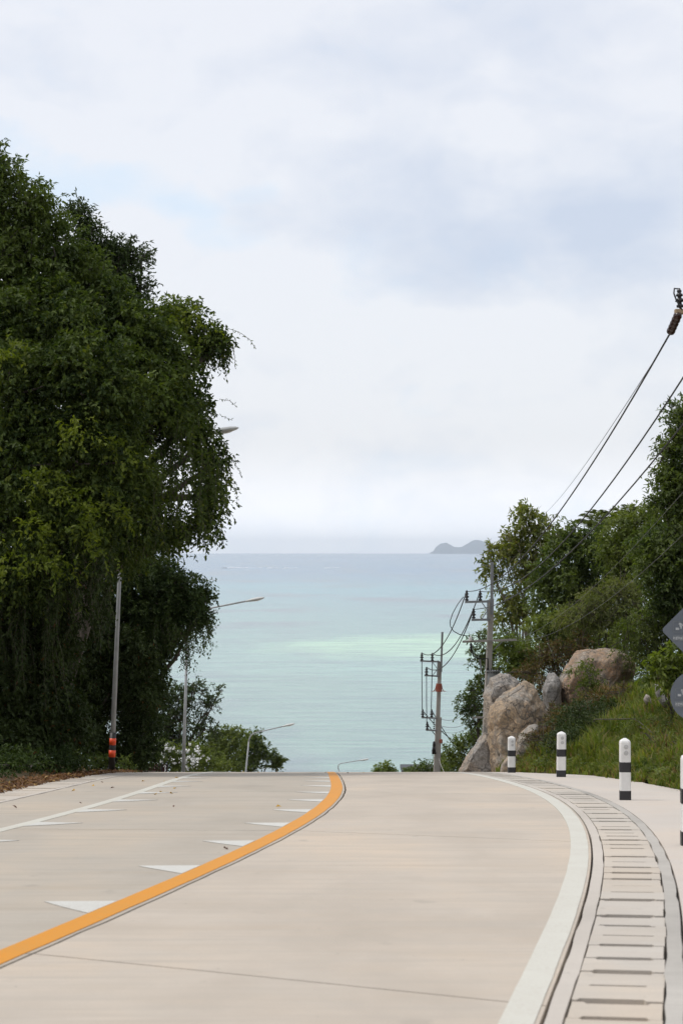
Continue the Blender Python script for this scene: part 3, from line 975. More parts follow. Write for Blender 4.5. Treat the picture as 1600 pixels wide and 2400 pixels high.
# ------------------------------------------------------------------ guide posts
def guide_post(px, d, o_hint, h, w, label, rot, lean=0.0):
    x = (px - 800) / FPX * d
    base = Vector((x, d, EYE - zprof(d)))
    t = empty('guide_post', base, label, 'guide post', 'black and white guide posts along the drain')
    ca, sa = math.cos(rot), math.sin(rot)
    def sect(z, r, c):
        pts = []
        for sx, sy in ((1, 1), (-1, 1), (-1, -1), (1, -1)):
            a = (sx * (r - c), sy * r) if sx * sy < 0 else (sx * r, sy * (r - c))
            b = (sx * r, sy * (r - c)) if sx * sy < 0 else (sx * (r - c), sy * r)
            for q in (a, b):
                pts.append(base + Vector((q[0] * ca - q[1] * sa + lean * z, q[0] * sa + q[1] * ca, z)))
        return pts
    def prism(levels):
        vs, fs = [], []
        for z, r, c in levels:
            vs += sect(z, r, c)
        for i in range(len(levels) - 1):
            for k in range(8):
                fs.append((i * 8 + k, i * 8 + (k + 1) % 8, (i + 1) * 8 + (k + 1) % 8, (i + 1) * 8 + k))
        fs.append(tuple(range(7, -1, -1)))
        fs.append(tuple((len(levels) - 1) * 8 + k for k in range(8)))
        return MB().add(vs, fs)
    r = w / 2
    c = w * 0.13
    prism([(-0.05, r, c), (h * 0.93, r * 0.98, c), (h * 0.955, r * 0.90, c), (h * 0.975, r * 0.62, c * 0.8), (h * 0.995, r * 0.25, c * 0.4), (h, r * 0.08, c * 0.1)]).build('shaft', M['post_white'], t)
    prism([(0.0, r + 0.0015, c), (h * 0.155, r + 0.0015, c)]).build('black_base', M['post_black'], t)
    prism([(h * 0.455, r + 0.0013, c), (h * 0.615, r + 0.0013, c)]).build('black_band', M['post_black'], t)
    fwd = Vector((sa, -ca, 0))
    side = Vector((ca, sa, 0))
    for fz in (0.865, 0.765):
        p = base + fwd * r * 0.985 + side * r * 0.12 + Vector((lean * h * fz, 0, h * fz))
        MB().lathe(p, [(0.034, 0), (0.034, 0.006), (0.030, 0.009), (0.013, 0.009), (0.012, 0.013), (0.001, 0.014)], 20, fwd).build('reflector', M['reflector'], t)

guide_post(1464, 28.9, 0, 0.90, 0.160, 'guide post standing clear on the apron, in front of the round sign', -0.06, -0.006)
guide_post(1314, 41.8, 0, 0.955, 0.190, 'guide post in the middle, at the apron edge before the dark bush', -0.04, 0.008)
guide_post(1198, 49.7, 0, 0.915, 0.185, 'smallest and farthest guide post, in front of the tan rock', 0.02)
guide_post(1614, 19.9, 0, 0.93, 0.165, 'nearest guide post, cut off by the picture edge', -0.05)

# ------------------------------------------------------------------ street lamps
def street_lamp(d, base_px, top_px, head_px, label, decorated=False, r0=0.075, bend=0.5):
    top = W(top_px[0], top_px[1], d)
    bx = (base_px[0] - 800) / FPX * d
    gz = ground(bx, d)
    # extend the measured lean down to the ground
    p1 = W(base_px[0], base_px[1], d)
    k = (gz - top.z) / (p1.z - top.z)
    base = top + (p1 - top) * k
    t = empty('street_lamp', base, label, 'street lamp', 'street lamps down the hill')
    r1 = r0 * 0.55
    ax = (top - base).normalized()
    MB().tube([base, base.lerp(top, 0.5), top], [r0, (r0 + r1) / 2, r1], 14).build('pole', M['pole_grey'], t, True)
    head = W(head_px[0], head_px[1], d - 0.6)
    armdir = (head - top).normalized()
    # curved shoulder then a straight arm
    corner = top + ax * bend
    armdir = (head - corner).normalized()
    pts = [top - ax * 0.05]
    for i in range(1, 7):
        s = i / 6
        e = corner + armdir * bend
        q = top * (1 - s) ** 2 + corner * 2 * s * (1 - s) + e * s * s
        pts.append(q)
    headl = 0.80
    hd = (head - pts[-1]).normalized()
    start = head - hd * headl
    pts += [pts[-1].lerp(start, 0.5), start]
    MB().tube(pts, [r1] * 3 + [r1 * 0.8] * (len(pts) - 3), 10).build('arm', M['pole_grey'], t, True)
    # cobra head: flattened tapered housing with a lens underneath
    side = hd.cross(Vector((0, 0, 1))).normalized()
    up = side.cross(hd).normalized()
    prof = [(-0.06, 0.030, 0.030, 0.030), (0.06, 0.055, 0.045, 0.045), (0.18, 0.10, 0.062, 0.055), (0.34, 0.135, 0.070, 0.06), (0.50, 0.125, 0.060, 0.055), (0.60, 0.085, 0.040, 0.035), (0.655, 0.02, 0.012, 0.010)]
    vs, fs = [], []
    n = 16
    for s, wd, hu, hl in prof:
        for j in range(n):
            a = 2 * math.pi * j / n
            cz = math.sin(a)
            vs.append(start + hd * s * 1.28 + side * wd * 1.2 * math.cos(a) + up * (hu if cz > 0 else hl) * 1.2 * cz)
    for i in range(len(prof) - 1):
        for j in range(n):
            fs.append((i * n + j, i * n + (j + 1) % n, (i + 1) * n + (j + 1) % n, (i + 1) * n + j))
    fs += [tuple(range(n - 1, -1, -1)), tuple((len(prof) - 1) * n + j for j in range(n))]
    hobj = MB().add(vs, fs).build('lamp_head', M['lamp_cap'], t, True)
    lens = []
    c = start + hd * 0.47 - up * 0.055
    pr = [(0.30, 0.0, 0), (0.29, 0.03, 0), (0.2, 0.05, 0), (0.05, 0.056, 0)]
    vs, fs = [], []
    for k2, (sc, dz) in enumerate(((1.0, 0.0), (0.85, 0.022), (0.4, 0.034))):
        for j in range(14):
            a = 2 * math.pi * j / 14
            vs.append(c + hd * 0.19 * sc * math.cos(a) + side * 0.105 * sc * math.sin(a) - up * dz)
    for k2 in range(2):
        for j in range(14):
            fs.append((k2 * 14 + j, k2 * 14 + (j + 1) % 14, (k2 + 1) * 14 + (j + 1) % 14, (k2 + 1) * 14 + j))
    fs += [tuple(range(13, -1, -1)), tuple(28 + j for j in range(14))]
    MB().add(vs, fs).build('lens', M['lamp_glass'], t, True)
    if decorated:
        MB().lathe(base + Vector((0, 0, -0.05)), [(0.30, 0), (0.30, 0.16), (0.20, 0.18), (0.14, 0.24)], 16).build('base_block', M['black_wrap'], t)
        s = S(d)
        def sec(y0, y1, r, nm, mt):
            z0 = (HZ - y1) / s + EYE
            z1 = (HZ - y0) / s + EYE
            a = base + ax * ((z0 - base.z) / ax.z)
            b = base + ax * ((z1 - base.z) / ax.z)
            MB().tube([a, b], r, 18).build(nm, mt, t, True)
        sec(1717, 1808, r0 * 1.20, 'black_wrap', M['black_wrap'])
        sec(1730, 1746, r0 * 1.24, 'orange_band', M['orange'])
        sec(1758, 1774, r0 * 1.26, 'orange_band', M['orange'])
    else:
        MB().box(base + Vector((0, 0, 0.01)), (0.4, 0.4, 0.03)).build('base_plate', M['galv'], t)
    return t

street_lamp(53, (262, 1800), (291, 1100), (556, 1003), 'nearest street lamp with two orange bands, its head poking out of the vines', True, 0.072, 0.55)
street_lamp(92, (430, 1800), (440, 1466), (618, 1401), 'street lamp rising past the arching vine-covered tree', False, 0.09, 0.6)
street_lamp(135, (577, 1800), (583, 1738), (690, 1696), 'short-looking street lamp in front of the round-topped trees', False, 0.085, 0.5)
street_lamp(180, (792, 1800), (793, 1803), (863, 1779), 'smallest street lamp peeking over the crest by the yellow line', False, 0.08, 0.5)

# ------------------------------------------------------------------ utility poles and cables
def pin_insulator(p, h, parent, up=None, mat=None):
    r = h * 0.19
    k = h / 1.0
    prof = [(r * 0.25, -0.18 * k), (r * 0.25, 0.0), (r * 0.9, 0.02 * k), (r * 1.0, 0.12 * k), (r * 0.55, 0.20 * k), (r * 0.5, 0.27 * k), (r * 1.25, 0.33 * k), (r * 1.1, 0.43 * k),
            (r * 0.55, 0.50 * k), (r * 0.5, 0.56 * k), (r * 1.05, 0.61 * k), (r * 0.85, 0.70 * k), (r * 0.45, 0.76 * k), (r * 0.65, 0.82 * k), (r * 0.6, 0.90 * k), (r * 0.4, 0.93 * k), (r * 0.3, 1.0 * k)]
    return MB().lathe(p, prof, 14, up).build('insulator', mat or M['insul'], parent, True)

def square_pole(mb, a, b, w0, w1):
    a, b = Vector(a), Vector(b)
    ax = (b - a).normalized()
    s = Vector((1, 0, 0)) - ax * ax.x
    s.normalize()
    u = ax.cross(s)
    vs = []
    for p, w in ((a, w0), (b, w1)):
        c = w * 0.12
        r = w / 2
        for x, y in ((r, r - c), (r - c, r), (c - r, r), (-r, r - c), (-r, c - r), (c - r, -r), (r - c, -r), (r, c - r)):
            vs.append(p + s * x + u * y)
    fs = [(k, (k + 1) % 8, 8 + (k + 1) % 8, 8 + k) for k in range(8)] + [tuple(range(7, -1, -1)), tuple(range(8, 16))]
    mb.add(vs, fs)
    return mb

DA = 68.0
def pole_a():
    d = DA
    sh_top, sh_mid = W(1151, 1403, d), W(1142, 1610, d)
    dirv = (sh_mid - sh_top).normalized()
    gz = ground(sh_mid.x - 0.25, d)
    base = sh_top + dirv * ((sh_top.z - gz) / -dirv.z)
    t = empty('utility_pole', base, 'tall concrete utility pole with a wide lower crossarm behind the rocks', 'utility pole', 'utility poles beside the road')
    square_pole(MB(), base - Vector((0, 0, 0.3)), sh_top, 0.27, 0.165).build('shaft', M['pole_conc'], t)
    MB().beam(W(1151.5, 1440, d - 0.11), W(1152.5, 1317, d - 0.11), 0.10, 0.07).build('top_extension', M['steel_arm'], t)
    MB().beam(W(1089, 1411, d - 0.15), W(1150, 1409.5, d - 0.15), 0.075, 0.075).build('crossarm', M['steel_arm'], t)
    MB().beam(W(1104, 1453, d - 0.15), W(1149, 1452, d - 0.15), 0.075, 0.075).build('crossarm', M['steel_arm'], t)
    MB().beam(W(1142.5, 1406, d - 0.2), W(1142, 1456, d - 0.2), 0.055, 0.055).build('upright', M['steel_arm'], t)
    MB().beam(W(1129, 1413, d - 0.1), W(1141, 1430, d - 0.1), 0.03, 0.03).build('brace', M['steel_arm'], t)
    MB().beam(W(1129, 1450, d - 0.1), W(1141, 1432, d - 0.1), 0.03, 0.03).build('brace', M['steel_arm'], t)
    for x, y in ((1093, 1408), (1124.5, 1408), (1109, 1450)):
        pin_insulator(W(x, y, d - 0.15), 0.36, t)
    arm = MB().beam(W(1083, 1504, d - 0.18), W(1210, 1499.5, d - 0.18), 0.085, 0.075).build('crossarm', M['wood_arm'], t)
    MB().beam(W(1124, 1506, d - 0.16), W(1143, 1524, d - 0.16), 0.03, 0.03).build('brace', M['steel_arm'], t)
    MB().beam(W(1176, 1504, d - 0.16), W(1157, 1522, d - 0.16), 0.03, 0.03).build('brace', M['steel_arm'], t)
    MB().lathe(W(1101.5, 1503, d - 0.28), [(0.05, 0), (0.075, 0.03), (0.055, 0.08), (0.06, 0.11), (0.03, 0.15), (0.02, 0.19)], 12).build('fuse_cap', M['porcelain'], t, True)
    MB().lathe(W(1104, 1527, d - 0.28), [(0.02, 0), (0.035, 0.02), (0.05, 0.06), (0.035, 0.1), (0.055, 0.14), (0.035, 0.18), (0.05, 0.24), (0.02, 0.3)], 12, (-0.06, 0, 1)).build('fuse', M['insul'], t, True)
    MB().tube([W(1104, 1527, d - 0.28), W(1108, 1536, d - 0.28), W(1116, 1543, d - 0.2), W(1130, 1544, d - 0.2), W(1142, 1543, d - 0.15)], 0.014, 6).build('lead', M['cable'], t)
    # small transformer can with a wide rim clamped to the shaft
    c = W(1154.5, 1571, d - 0.05)
    tank = MB().lathe(c - Vector((0, 0, 0.62)), [(0.19, 0), (0.20, 0.04), (0.20, 0.56), (0.24, 0.57), (0.245, 0.615), (0.20, 0.62)], 20).build('transformer_can', M['steel_arm'], t)
    for k in range(7):
        a = math.radians(200 + k * 24)
        p = c + Vector((0.222 * math.cos(a), 0.222 * math.sin(a), -0.09))
        MB().lathe(p, [(0.014, 0), (0.014, 0.16), (0.006, 0.18)], 6).build('bolt', M['insul'], t)
    MB().beam(W(1124, 1546, d - 0.2), W(1127, 1571, d - 0.2), 0.05, 0.04).build('bracket', M['steel_arm'], t)
    MB().beam(W(1143, 1543, d - 0.2), W(1143, 1570, d - 0.2), 0.035, 0.035).build('conduit', M['insul'], t)
    MB().beam(W(1107, 1682, d - 0.15), W(1142, 1681.5, d - 0.15), 0.07, 0.06).build('crossarm', M['wood_arm'], t)
    return t
pa = pole_a()

DB = 83.0
def pole_b():
    d = DB
    top, low = W(1030.5, 1551, d), W(1020.5, 1805, d)
    dirv = (low - top).normalized()
    gz = ground(low.x, d)
    base = top + dirv * ((top.z - gz) / -dirv.z)
    t = empty('utility_pole', base, 'shorter concrete utility pole with red guard and double crossarms against the sea', 'utility pole', 'utility poles beside the road')
    square_pole(MB(), base - Vector((0, 0, 0.3)), top, 0.22, 0.15).build('shaft', M['pole_conc'], t)
    MB().beam(W(1033, 1575, d - 0.1), W(1036, 1481, d - 0.1), 0.085, 0.06).build('top_extension', M['steel_arm'], t)
    for x0, x1, y in ((984, 1030, 1550), (994, 1029, 1584), (987, 1024, 1682.5), (997, 1023, 1711.5)):
        MB().beam(W(x0, y - 1, d - 0.13), W(x1, y + 1, d - 0.13), 0.07, 0.065).build('crossarm', M['steel_arm'], t)
    MB().beam(W(1025.5, 1548, d - 0.17), W(1024, 1587, d - 0.17), 0.045, 0.045).build('upright', M['steel_arm'], t)
    MB().beam(W(1013, 1552, d - 0.1), W(1024, 1567, d - 0.1), 0.025, 0.025).build('brace', M['steel_arm'], t)
    MB().beam(W(1014, 1582, d - 0.1), W(1024, 1569, d - 0.1), 0.025, 0.025).build('brace', M['steel_arm'], t)
    tops = [(988, 1548), (1012.5, 1549), (999, 1582)]
    lows = [(990, 1681), (1011, 1681), (1000.5, 1710)]
    for x, y in tops + lows:
        pin_insulator(W(x, y, d - 0.13), 0.34, t)
    for (x0, y0), (x1, y1) in zip(tops, lows):
        MB().tube([W(x0, y0 + 3, d - 0.16), W((x0 + x1) / 2 - 0.7, (y0 + y1) / 2, d - 0.16), W(x1 - 1, y1 - 16, d - 0.16)], 0.017, 6).build('drop_cable', M['cable'], t)
    # faded red animal guard: collar with spikes that flare out
    a, b = W(1028.2, 1602, d), W(1027.5, 1621, d)
    MB().tube([b, a], [0.125, 0.125], 12).build('red_collar', M['red'], t)
    sp = MB()
    for k in range(14):
        an = 2 * math.pi * k / 14
        u = Vector((math.cos(an), math.sin(an), 0))
        sp.tube([a.lerp(b, 0.2) + u * 0.12, a.lerp(b, 0.65) + u * 0.15, b + u * 0.22 + Vector((0, 0, 0.02)), b + u * 0.33 + Vector((0, 0, 0.015))], [0.010, 0.010, 0.008, 0.003], 5)
    sp.build('guard_spikes', M['red'], t)
    MB().tube([W(1031, 1733, d), W(1031, 1741, d)], 0.10, 10).build('red_collar', M['red'], t)
    for q in range(5):
        MB().lathe(W(1016.5, 1689 + q * 5, d - 0.16), [(0.02, 0), (0.04, 0.015), (0.04, 0.04), (0.02, 0.055)], 8).build('spool', M['insul'], t)
    # bundle of splice boxes hanging on the shaft
    for i, (x, y, ln, ax) in enumerate(((1014, 1768, 0.36, (0.1, 0, 1)), (1018, 1764, 0.30, (-0.15, 0, 1)), (1021, 1767, 0.24, (-0.9, 0, 1)), (1016, 1752, 0.26, (0.05, 0, 1)))):
        MB().lathe(W(x, y, d - 0.2), [(0.02, 0), (0.055, 0.03), (0.06, ln * 0.5), (0.05, ln * 0.9), (0.02, ln)], 10, ax).build('splice_box', M['insul'], t, True)
    return t
pb = pole_b()

def stay_pole():
    d = DB + 1.0
    top = W(1030, 1681, d)
    gz = ground(top.x, d)
    base = Vector((top.x - 0.1, d, gz))
    t = empty('stub_pole', base, 'short bare concrete pole standing close behind the red-guarded pole', 'pole')
    square_pole(MB(), base - Vector((0, 0, 0.2)), top, 0.2, 0.15).build('shaft', M['pole_conc'], t)
    MB().tube([W(1029.5, 1734, d - 0.15), W(1031, 1737, d - 0.15)], 0.09, 8).build('clamp', M['red'], t)
stay_pole()

DN = 25.3
def pole_near():
    d = DN
    x = 6.15
    gz = ground(x, d)
    base = Vector((x, d, gz))
    t = empty('utility_pole', base, 'near utility pole mostly out of view, only the tip of its crossarm shows', 'utility pole', 'utility poles beside the road')
    square_pole(MB(), base - Vector((0, 0, 0.3)), Vector((x, d, EYE + 3.6)), 0.27, 0.17).build('shaft', M['pole_conc'], t)
    armz = W(1580, 731, d).z
    a0 = W(1580, 731, d).x - 0.005
    MB().beam((a0, d - 0.02, armz), (x + 0.1, d - 0.02, armz), 0.10, 0.065).build('crossarm', M['tan_clamp'], t, bevel=0.012)
    for px in (1592, 1688, 1784):
        p = W(px, 722, d)
        pin_insulator(p - Vector((0, 0.02, 0.0)), 0.25, t, (-0.06, 0, 1))
        q = W(px - 3, 735, d - 0.1)
        e = W(px - 24, 783, d + 0.3)
        ax = (e - q)
        L = ax.length
        r = 0.055
        prof = [(0.02, 0.0)]
        for k in range(5):
            z = L * (0.06 + 0.18 * k)
            prof += [(r * 0.72, z), (r * 1.02, z + L * 0.04), (r, z + L * 0.10), (r * 0.74, z + L * 0.14)]
        prof += [(r * 0.5, L * 0.97), (0.012, L)]
        MB().lathe(q, prof, 16, ax).build('strain_insulator', M['insul_brown'], t, True)
        s0 = W(px - 6, 675, d - 0.02)
        MB().tube([W(px - 3, 677, d), W(px - 13, 676, d), W(px - 14, 688, d - 0.05), W(px - 9, 702, d - 0.07), W(px - 2, 715, d - 0.08), W(px + 6, 728, d - 0.06)], 0.010, 6).build('jumper', M['cable'], t)
    return t
pole_near()

def cable(a, b, sag, r, label, mat=None, group=None, n=28, name='power_cable'):
    a, b = Vector(a), Vector(b)
    pts = []
    for i in range(n + 1):
        s = i / n
        p = a.lerp(b, s)
        p.z -= 4 * sag * s * (1 - s)
        pts.append(p)
    o = MB().tube(pts, r, 6).build(name, mat or M['cable'], None, True)
    m = Vector(pts[0])
    o.data.transform(__import__('mathutils').Matrix.Translation(-m))
    o.location = m
    return tagit(o, label, 'cable', group)

g1 = 'cables strung between the poles'
cable(W(1568, 783, DN + 0.3), W(1095, 1386, DA - 0.15), 0.85, 0.0135, 'topmost black power cable from the brown insulator down to the left insulator', None, g1)
cable(W(1664, 783, DN + 0.3), W(1126, 1386, DA - 0.15), 0.95, 0.0135, 'middle black power cable running from the picture edge to the middle insulator', None, g1)
cable(W(1760, 783, DN + 0.3), W(1111, 1428, DA - 0.15), 0.85, 0.0135, 'lowest of the three black power cables, ending at the lower insulator', None, g1)
cable(W(1092, 1388, DA - 0.15), W(989, 1531, DB - 0.13), 0.75, 0.019, 'left black cable hanging between the two sea-side poles', None, g1)
cable(W(1123, 1390, DA - 0.15), W(1013, 1532, DB - 0.13), 0.75, 0.019, 'middle black cable hanging between the two sea-side poles', None, g1)
cable(W(1108, 1432, DA - 0.15), W(1001, 1565, DB - 0.13), 0.75, 0.019, 'right black cable hanging between the two sea-side poles', None, g1)
cable(W(1560, 800, 27), W(1262, 1215, 96), 0.3, 0.006, 'hair-thin wire high above the trees', M['thin_cable'], g1)
cable(W(1720, 1010, 27), W(1206, 1499, DA - 0.18), 0.5, 0.0045, 'thin cable crossing in front of the dark hillside trees, higher one', M['thin_cable'], g1)
cable(W(1740, 1110, 27), W(1190, 1500, DA - 0.18), 0.7, 0.0045, 'thin cable crossing in front of the dark hillside trees, lower one', M['thin_cable'], g1)
jp = MB().tube([W(1085, 1399, DA - 0.2), W(1072, 1416, DA - 0.5), W(1060, 1438, DA - 0.7), W(1054, 1456, DA - 0.7), W(1055, 1468, DA - 0.7), W(1062, 1479, DA - 0.6), W(1076, 1487, DA - 0.5), W(1090, 1490, DA - 0.4), W(1100, 1491, DA - 0.3)], 0.015, 6).build('jumper_cable', M['cable'], None, True)
tagit(jp, 'looping black jumper cable beside the taller pole', 'cable', g1)
for i, (a, b, sg) in enumerate((((992, 1668), (1062, 1736), 0.1), ((1013, 1668), (1080, 1768), 0.1), ((1002, 1698), (1062, 1770), 0.1))):
    cable(W(a[0], a[1], DB - 0.13), W(b[0], b[1], DB + 12), sg, 0.02, ['upper', 'middle', 'lower'][i] + ' black cable slanting down behind the red-guarded pole', None, g1)
for i, (a, b) in enumerate((((1032, 1684), (1105, 1655)), ((1032, 1700), (1120, 1675)), ((1032, 1712), (1120, 1688)))):
    cable(W(a[0], a[1], DB), W(b[0], b[1], DA + 4), 0.25, 0.008, ['top', 'middle', 'bottom'][i] + ' faint thin line between the low crossarm and the red-guarded pole', M['thin_cable'], g1)
cable(W(1028, 1778, DB - 0.1), W(1062, 1811, DB - 9), 0.35, 0.012, 'slack pale cable hanging from the foot of the red-guarded pole', M['wood_arm'], g1)

# ------------------------------------------------------------------ signs
def traffic_sign():
    d = 24.0
    cx, cy1, cy2 = 1629, 1477, 1631
    x = W(cx, 0, d).x
    gz = ground(x, d)
    base = Vector((x, d, gz))
    t = empty('traffic_sign', base, 'grey backs of a diamond sign above a round sign at the picture edge', 'traffic sign')
    MB().tube([base - Vector((0, 0, 0.2)), Vector((x, d - 0.035, W(0, 1380, d).z))], 0.03, 14).build('post', M['galv'], t, True)
    def plate(outline, name):
        n = len(outline)
        f = [Vector((p[0], d, p[1])) for p in outline]
        b = [p + Vector((0, 0.003, 0)) for p in f]
        return MB().add(f + b, [tuple(range(n)), tuple(range(2 * n - 1, n - 1, -1))] + [(i, n + i, n + (i + 1) % n, (i + 1) % n) for i in range(n)]).build(name, M['sign_back'], t)
    s = S(d)
    R = 81 / s
    cz = W(0, cy1, d).z
    out = []
    rr = 0.045
    for k in range(4):
        a0 = math.pi / 2 * k
        c = Vector((math.cos(a0), math.sin(a0))) * (R - rr * 1.41)
        for j in range(7):
            a = a0 - math.pi / 4 + math.pi / 2 * j / 6
            out.append((x + c.x + rr * math.cos(a), cz + c.y + rr * math.sin(a)))
    dp = plate(out, 'diamond_panel')
    cz2 = W(0, cy2, d).z
    rp = plate([(x + 59.5 / s * math.cos(2 * math.pi * k / 48), cz2 + 59.5 / s * math.sin(2 * math.pi * k / 48)) for k in range(48)], 'round_panel')
    def sticker(par, x0, y0, wd, ht):
        """maker's label: pale frame with a blot in it, a line of illegible print below"""
        q = lambda px, py: Vector((W(px, py, d).x, d - 0.0035, W(px, py, d).z))
        mb = MB()
        def rect(m, xa, ya, xb, yb, lift=0.0):
            a, b = q(xa, ya), q(xb, yb)
            m.box(((a.x + b.x) / 2, d - 0.0030 - lift, (a.z + b.z) / 2), (abs(b.x - a.x), 0.003, abs(a.z - b.z)))
        w = 1.3
        rect(mb, x0, y0, x0 + wd, y0 + w)
        rect(mb, x0, y0 + ht - w, x0 + wd, y0 + ht)
        rect(mb, x0, y0 + w, x0 + w, y0 + ht - w)
        rect(mb, x0 + wd - w, y0 + w, x0 + wd, y0 + ht - w)
        mb.build('label_frame', M['sticker_dim'], par)
        bl = MB()
        for (ax, ay, bx_, by_) in ((13, 3, 18, 8), (15, 5, 21, 12), (17, 9, 20, 16), (6, 14, 14, 19), (20, 7, 24, 10)):
            rect(bl, x0 + ax, y0 + ay * ht / 24, x0 + bx_, y0 + by_ * ht / 24, 0.0004 * ax / 5)
        bl.build('label_drawing', M['sticker_pale'], par)
        rect_l = MB()
        rect(rect_l, x0 - 1, y0 + ht + 7, x0 + wd + 6, y0 + ht + 20)
        rect_l.build('label_strip', M['sticker_dim'], par)
        tx = MB()
        rnd = random.Random(3)
        for k in range(8):
            xx = x0 + 0.5 + k * 5.6
            hh = rnd.uniform(5, 8)
            yy = y0 + ht + 10 + rnd.uniform(-1, 1)
            rect(tx, xx, yy, xx + 1.7, yy + hh, 0.002)
            rect(tx, xx + 1.7, yy + rnd.uniform(0, 3), xx + 4.2, yy + 3.4, 0.0024)
            rect(tx, xx + 2.2, yy + 4.5, xx + 3.9, yy + hh, 0.002)
        tx.build('label_print', M['sticker_pale'], par)
    sticker(dp, 1576, 1456, 38, 26)
    sticker(rp, 1581, 1612, 38, 25)
traffic_sign()

def brown_sign():
    d = 63.0
    x0, x1, y0, y1 = 328, 377, 1791, 1813
    gz = ground(W(352, 0, d).x, d)
    base = Vector((W(352, 0, d).x, d, gz))
    t = empty('direction_sign', base, 'low dark brown board with a pale line drawing at the road crest', 'sign')
    a, b = W(x0, y1, d), W(x1, y0, d)
    MB().box(((a.x + b.x) / 2, d, (a.z + b.z) / 2), (b.x - a.x, 0.03, b.z - a.z)).build('board', M['sign_brown'], t)
    q = lambda px, py: W(px, py, d - 0.02)
    mt = MB().tube([q(337, 1802), q(343, 1799), q(346, 1796.5), q(349, 1796), q(352, 1799), q(356, 1800), q(360, 1798), q(364, 1802)], 0.010, 5)
    mt.tube([q(358, 1799), q(359, 1796), q(362, 1794.5), q(366, 1794.5), q(368, 1797), q(367, 1800), q(363, 1801)], 0.009, 5)
    mt.build('line_drawing', M['sign_line'], t)
    MB().tube([q(332, 1808), q(345, 1807.5), q(352, 1808), q(371, 1807.5)], 0.008, 4).build('print_line', M['sign_line'], t)
    for x in (327, 379, 392):
        MB().box((W(x, 0, d).x, d + 0.03, (a.z + b.z) / 2 + 0.02), (0.03, 0.03, b.z - a.z + 0.1)).build('frame_post', M['post_black'], t)
    c0, c1 = W(380.5, 1812, d), W(391, 1791, d)
    MB().box(((c0.x + c1.x) / 2, d + 0.005, (c0.z + c1.z) / 2), (c1.x - c0.x, 0.02, c1.z - c0.z)).build('side_panel', M['sign_brown'], t)
    MB().tube([q(384, 1797), q(387, 1793), q(389, 1796), q(387, 1800), q(388, 1805), q(386, 1810)], 0.018, 5).build('white_figure', M['petal'], t)
brown_sign()

def hut():
    d = 140.0
    c = W(980, 1806, d)
    base = Vector((c.x, d + 2, ground(c.x, d + 2)))
    t = empty('hut', base, 'dark flat roof of a hut just below the road crest', 'hut')
    w = 78 / S(d)
    MB().box((c.x, d + 2, (c.z - 0.25 + base.z) / 2), (w * 0.9, 3.4, c.z - 0.25 - base.z)).build('wall', M['wall_pale'], t)
    MB().box((c.x, d + 2, c.z - 0.1), (w, 4.2, 0.22)).build('roof', M['roof_dark'], t)
    MB().box((W(993, 0, d).x, d + 0.6, c.z + 0.07), (0.24, 0.24, 0.26)).build('vent', M['post_white'], t)
hut()

# ------------------------------------------------------------------ vegetation
def unit(a):
    return a / np.maximum(np.linalg.norm(a, axis=-1, keepdims=True), 1e-9)

def rand_dirs(n, r=rng):
    return unit(r.normal(size=(n, 3)))

def leaf_quads(base, direc, nrm, length, width, curl=0.15):
    """kite-shaped folded leaves: 4 vertices and 2 triangles each"""
    n = len(base)
    side = unit(np.cross(direc, nrm))
    nn = unit(np.cross(side, direc))
    L = length[:, None]
    Wd = width[:, None]
    v0 = base
    mid = base + direc * L * 0.45
    v1 = mid + side * Wd * 0.5 + nn * Wd * 0.22
    v2 = base + direc * L - nn * L * curl
    v3 = mid - side * Wd * 0.5 + nn * Wd * 0.22
    V = np.stack([v0, v1, v2, v3], axis=1).reshape(-1, 3)
    i = np.arange(n)[:, None] * 4
    T = np.concatenate([i + np.array([[0, 1, 2]]), i + np.array([[0, 2, 3]])], axis=1).reshape(-1, 3)
    return V, T

def twigs_to_leaves(pos, out, n_leaf, twig_len, leaf_len, leaf_w, droop=0.25, spread=0.9, jitter_=0.3, r=rng):
    """leaves set along short twigs"""
    N = len(pos)
    tw = unit(out + r.normal(size=(N, 3)) * jitter_)
    P = np.repeat(pos, n_leaf, axis=0)
    U = np.repeat(tw, n_leaf, axis=0)
    t = np.tile(np.linspace(0.1, 1.0, n_leaf), N) + r.uniform(-0.06, 0.06, N * n_leaf)
    tl = np.repeat(r.uniform(0.6, 1.3, N), n_leaf) * twig_len
    base = P + U * (t * tl)[:, None]
    base[:, 2] -= droop * tl * t * t
    perp = rand_dirs(N * n_leaf, r)
    d = U * 0.55 + perp * spread
    d[:, 2] -= droop
    d = unit(d)
    nr = r.normal(size=(N * n_leaf, 3)) * 0.55
    nr[:, 2] += 1.0
    nr += np.repeat(out, n_leaf, axis=0) * 0.5
    ln = r.uniform(0.65, 1.2, N * n_leaf) * leaf_len
    wd = ln * leaf_w * r.uniform(0.8, 1.2, N * n_leaf)
    return leaf_quads(base, d, unit(nr), ln, wd)

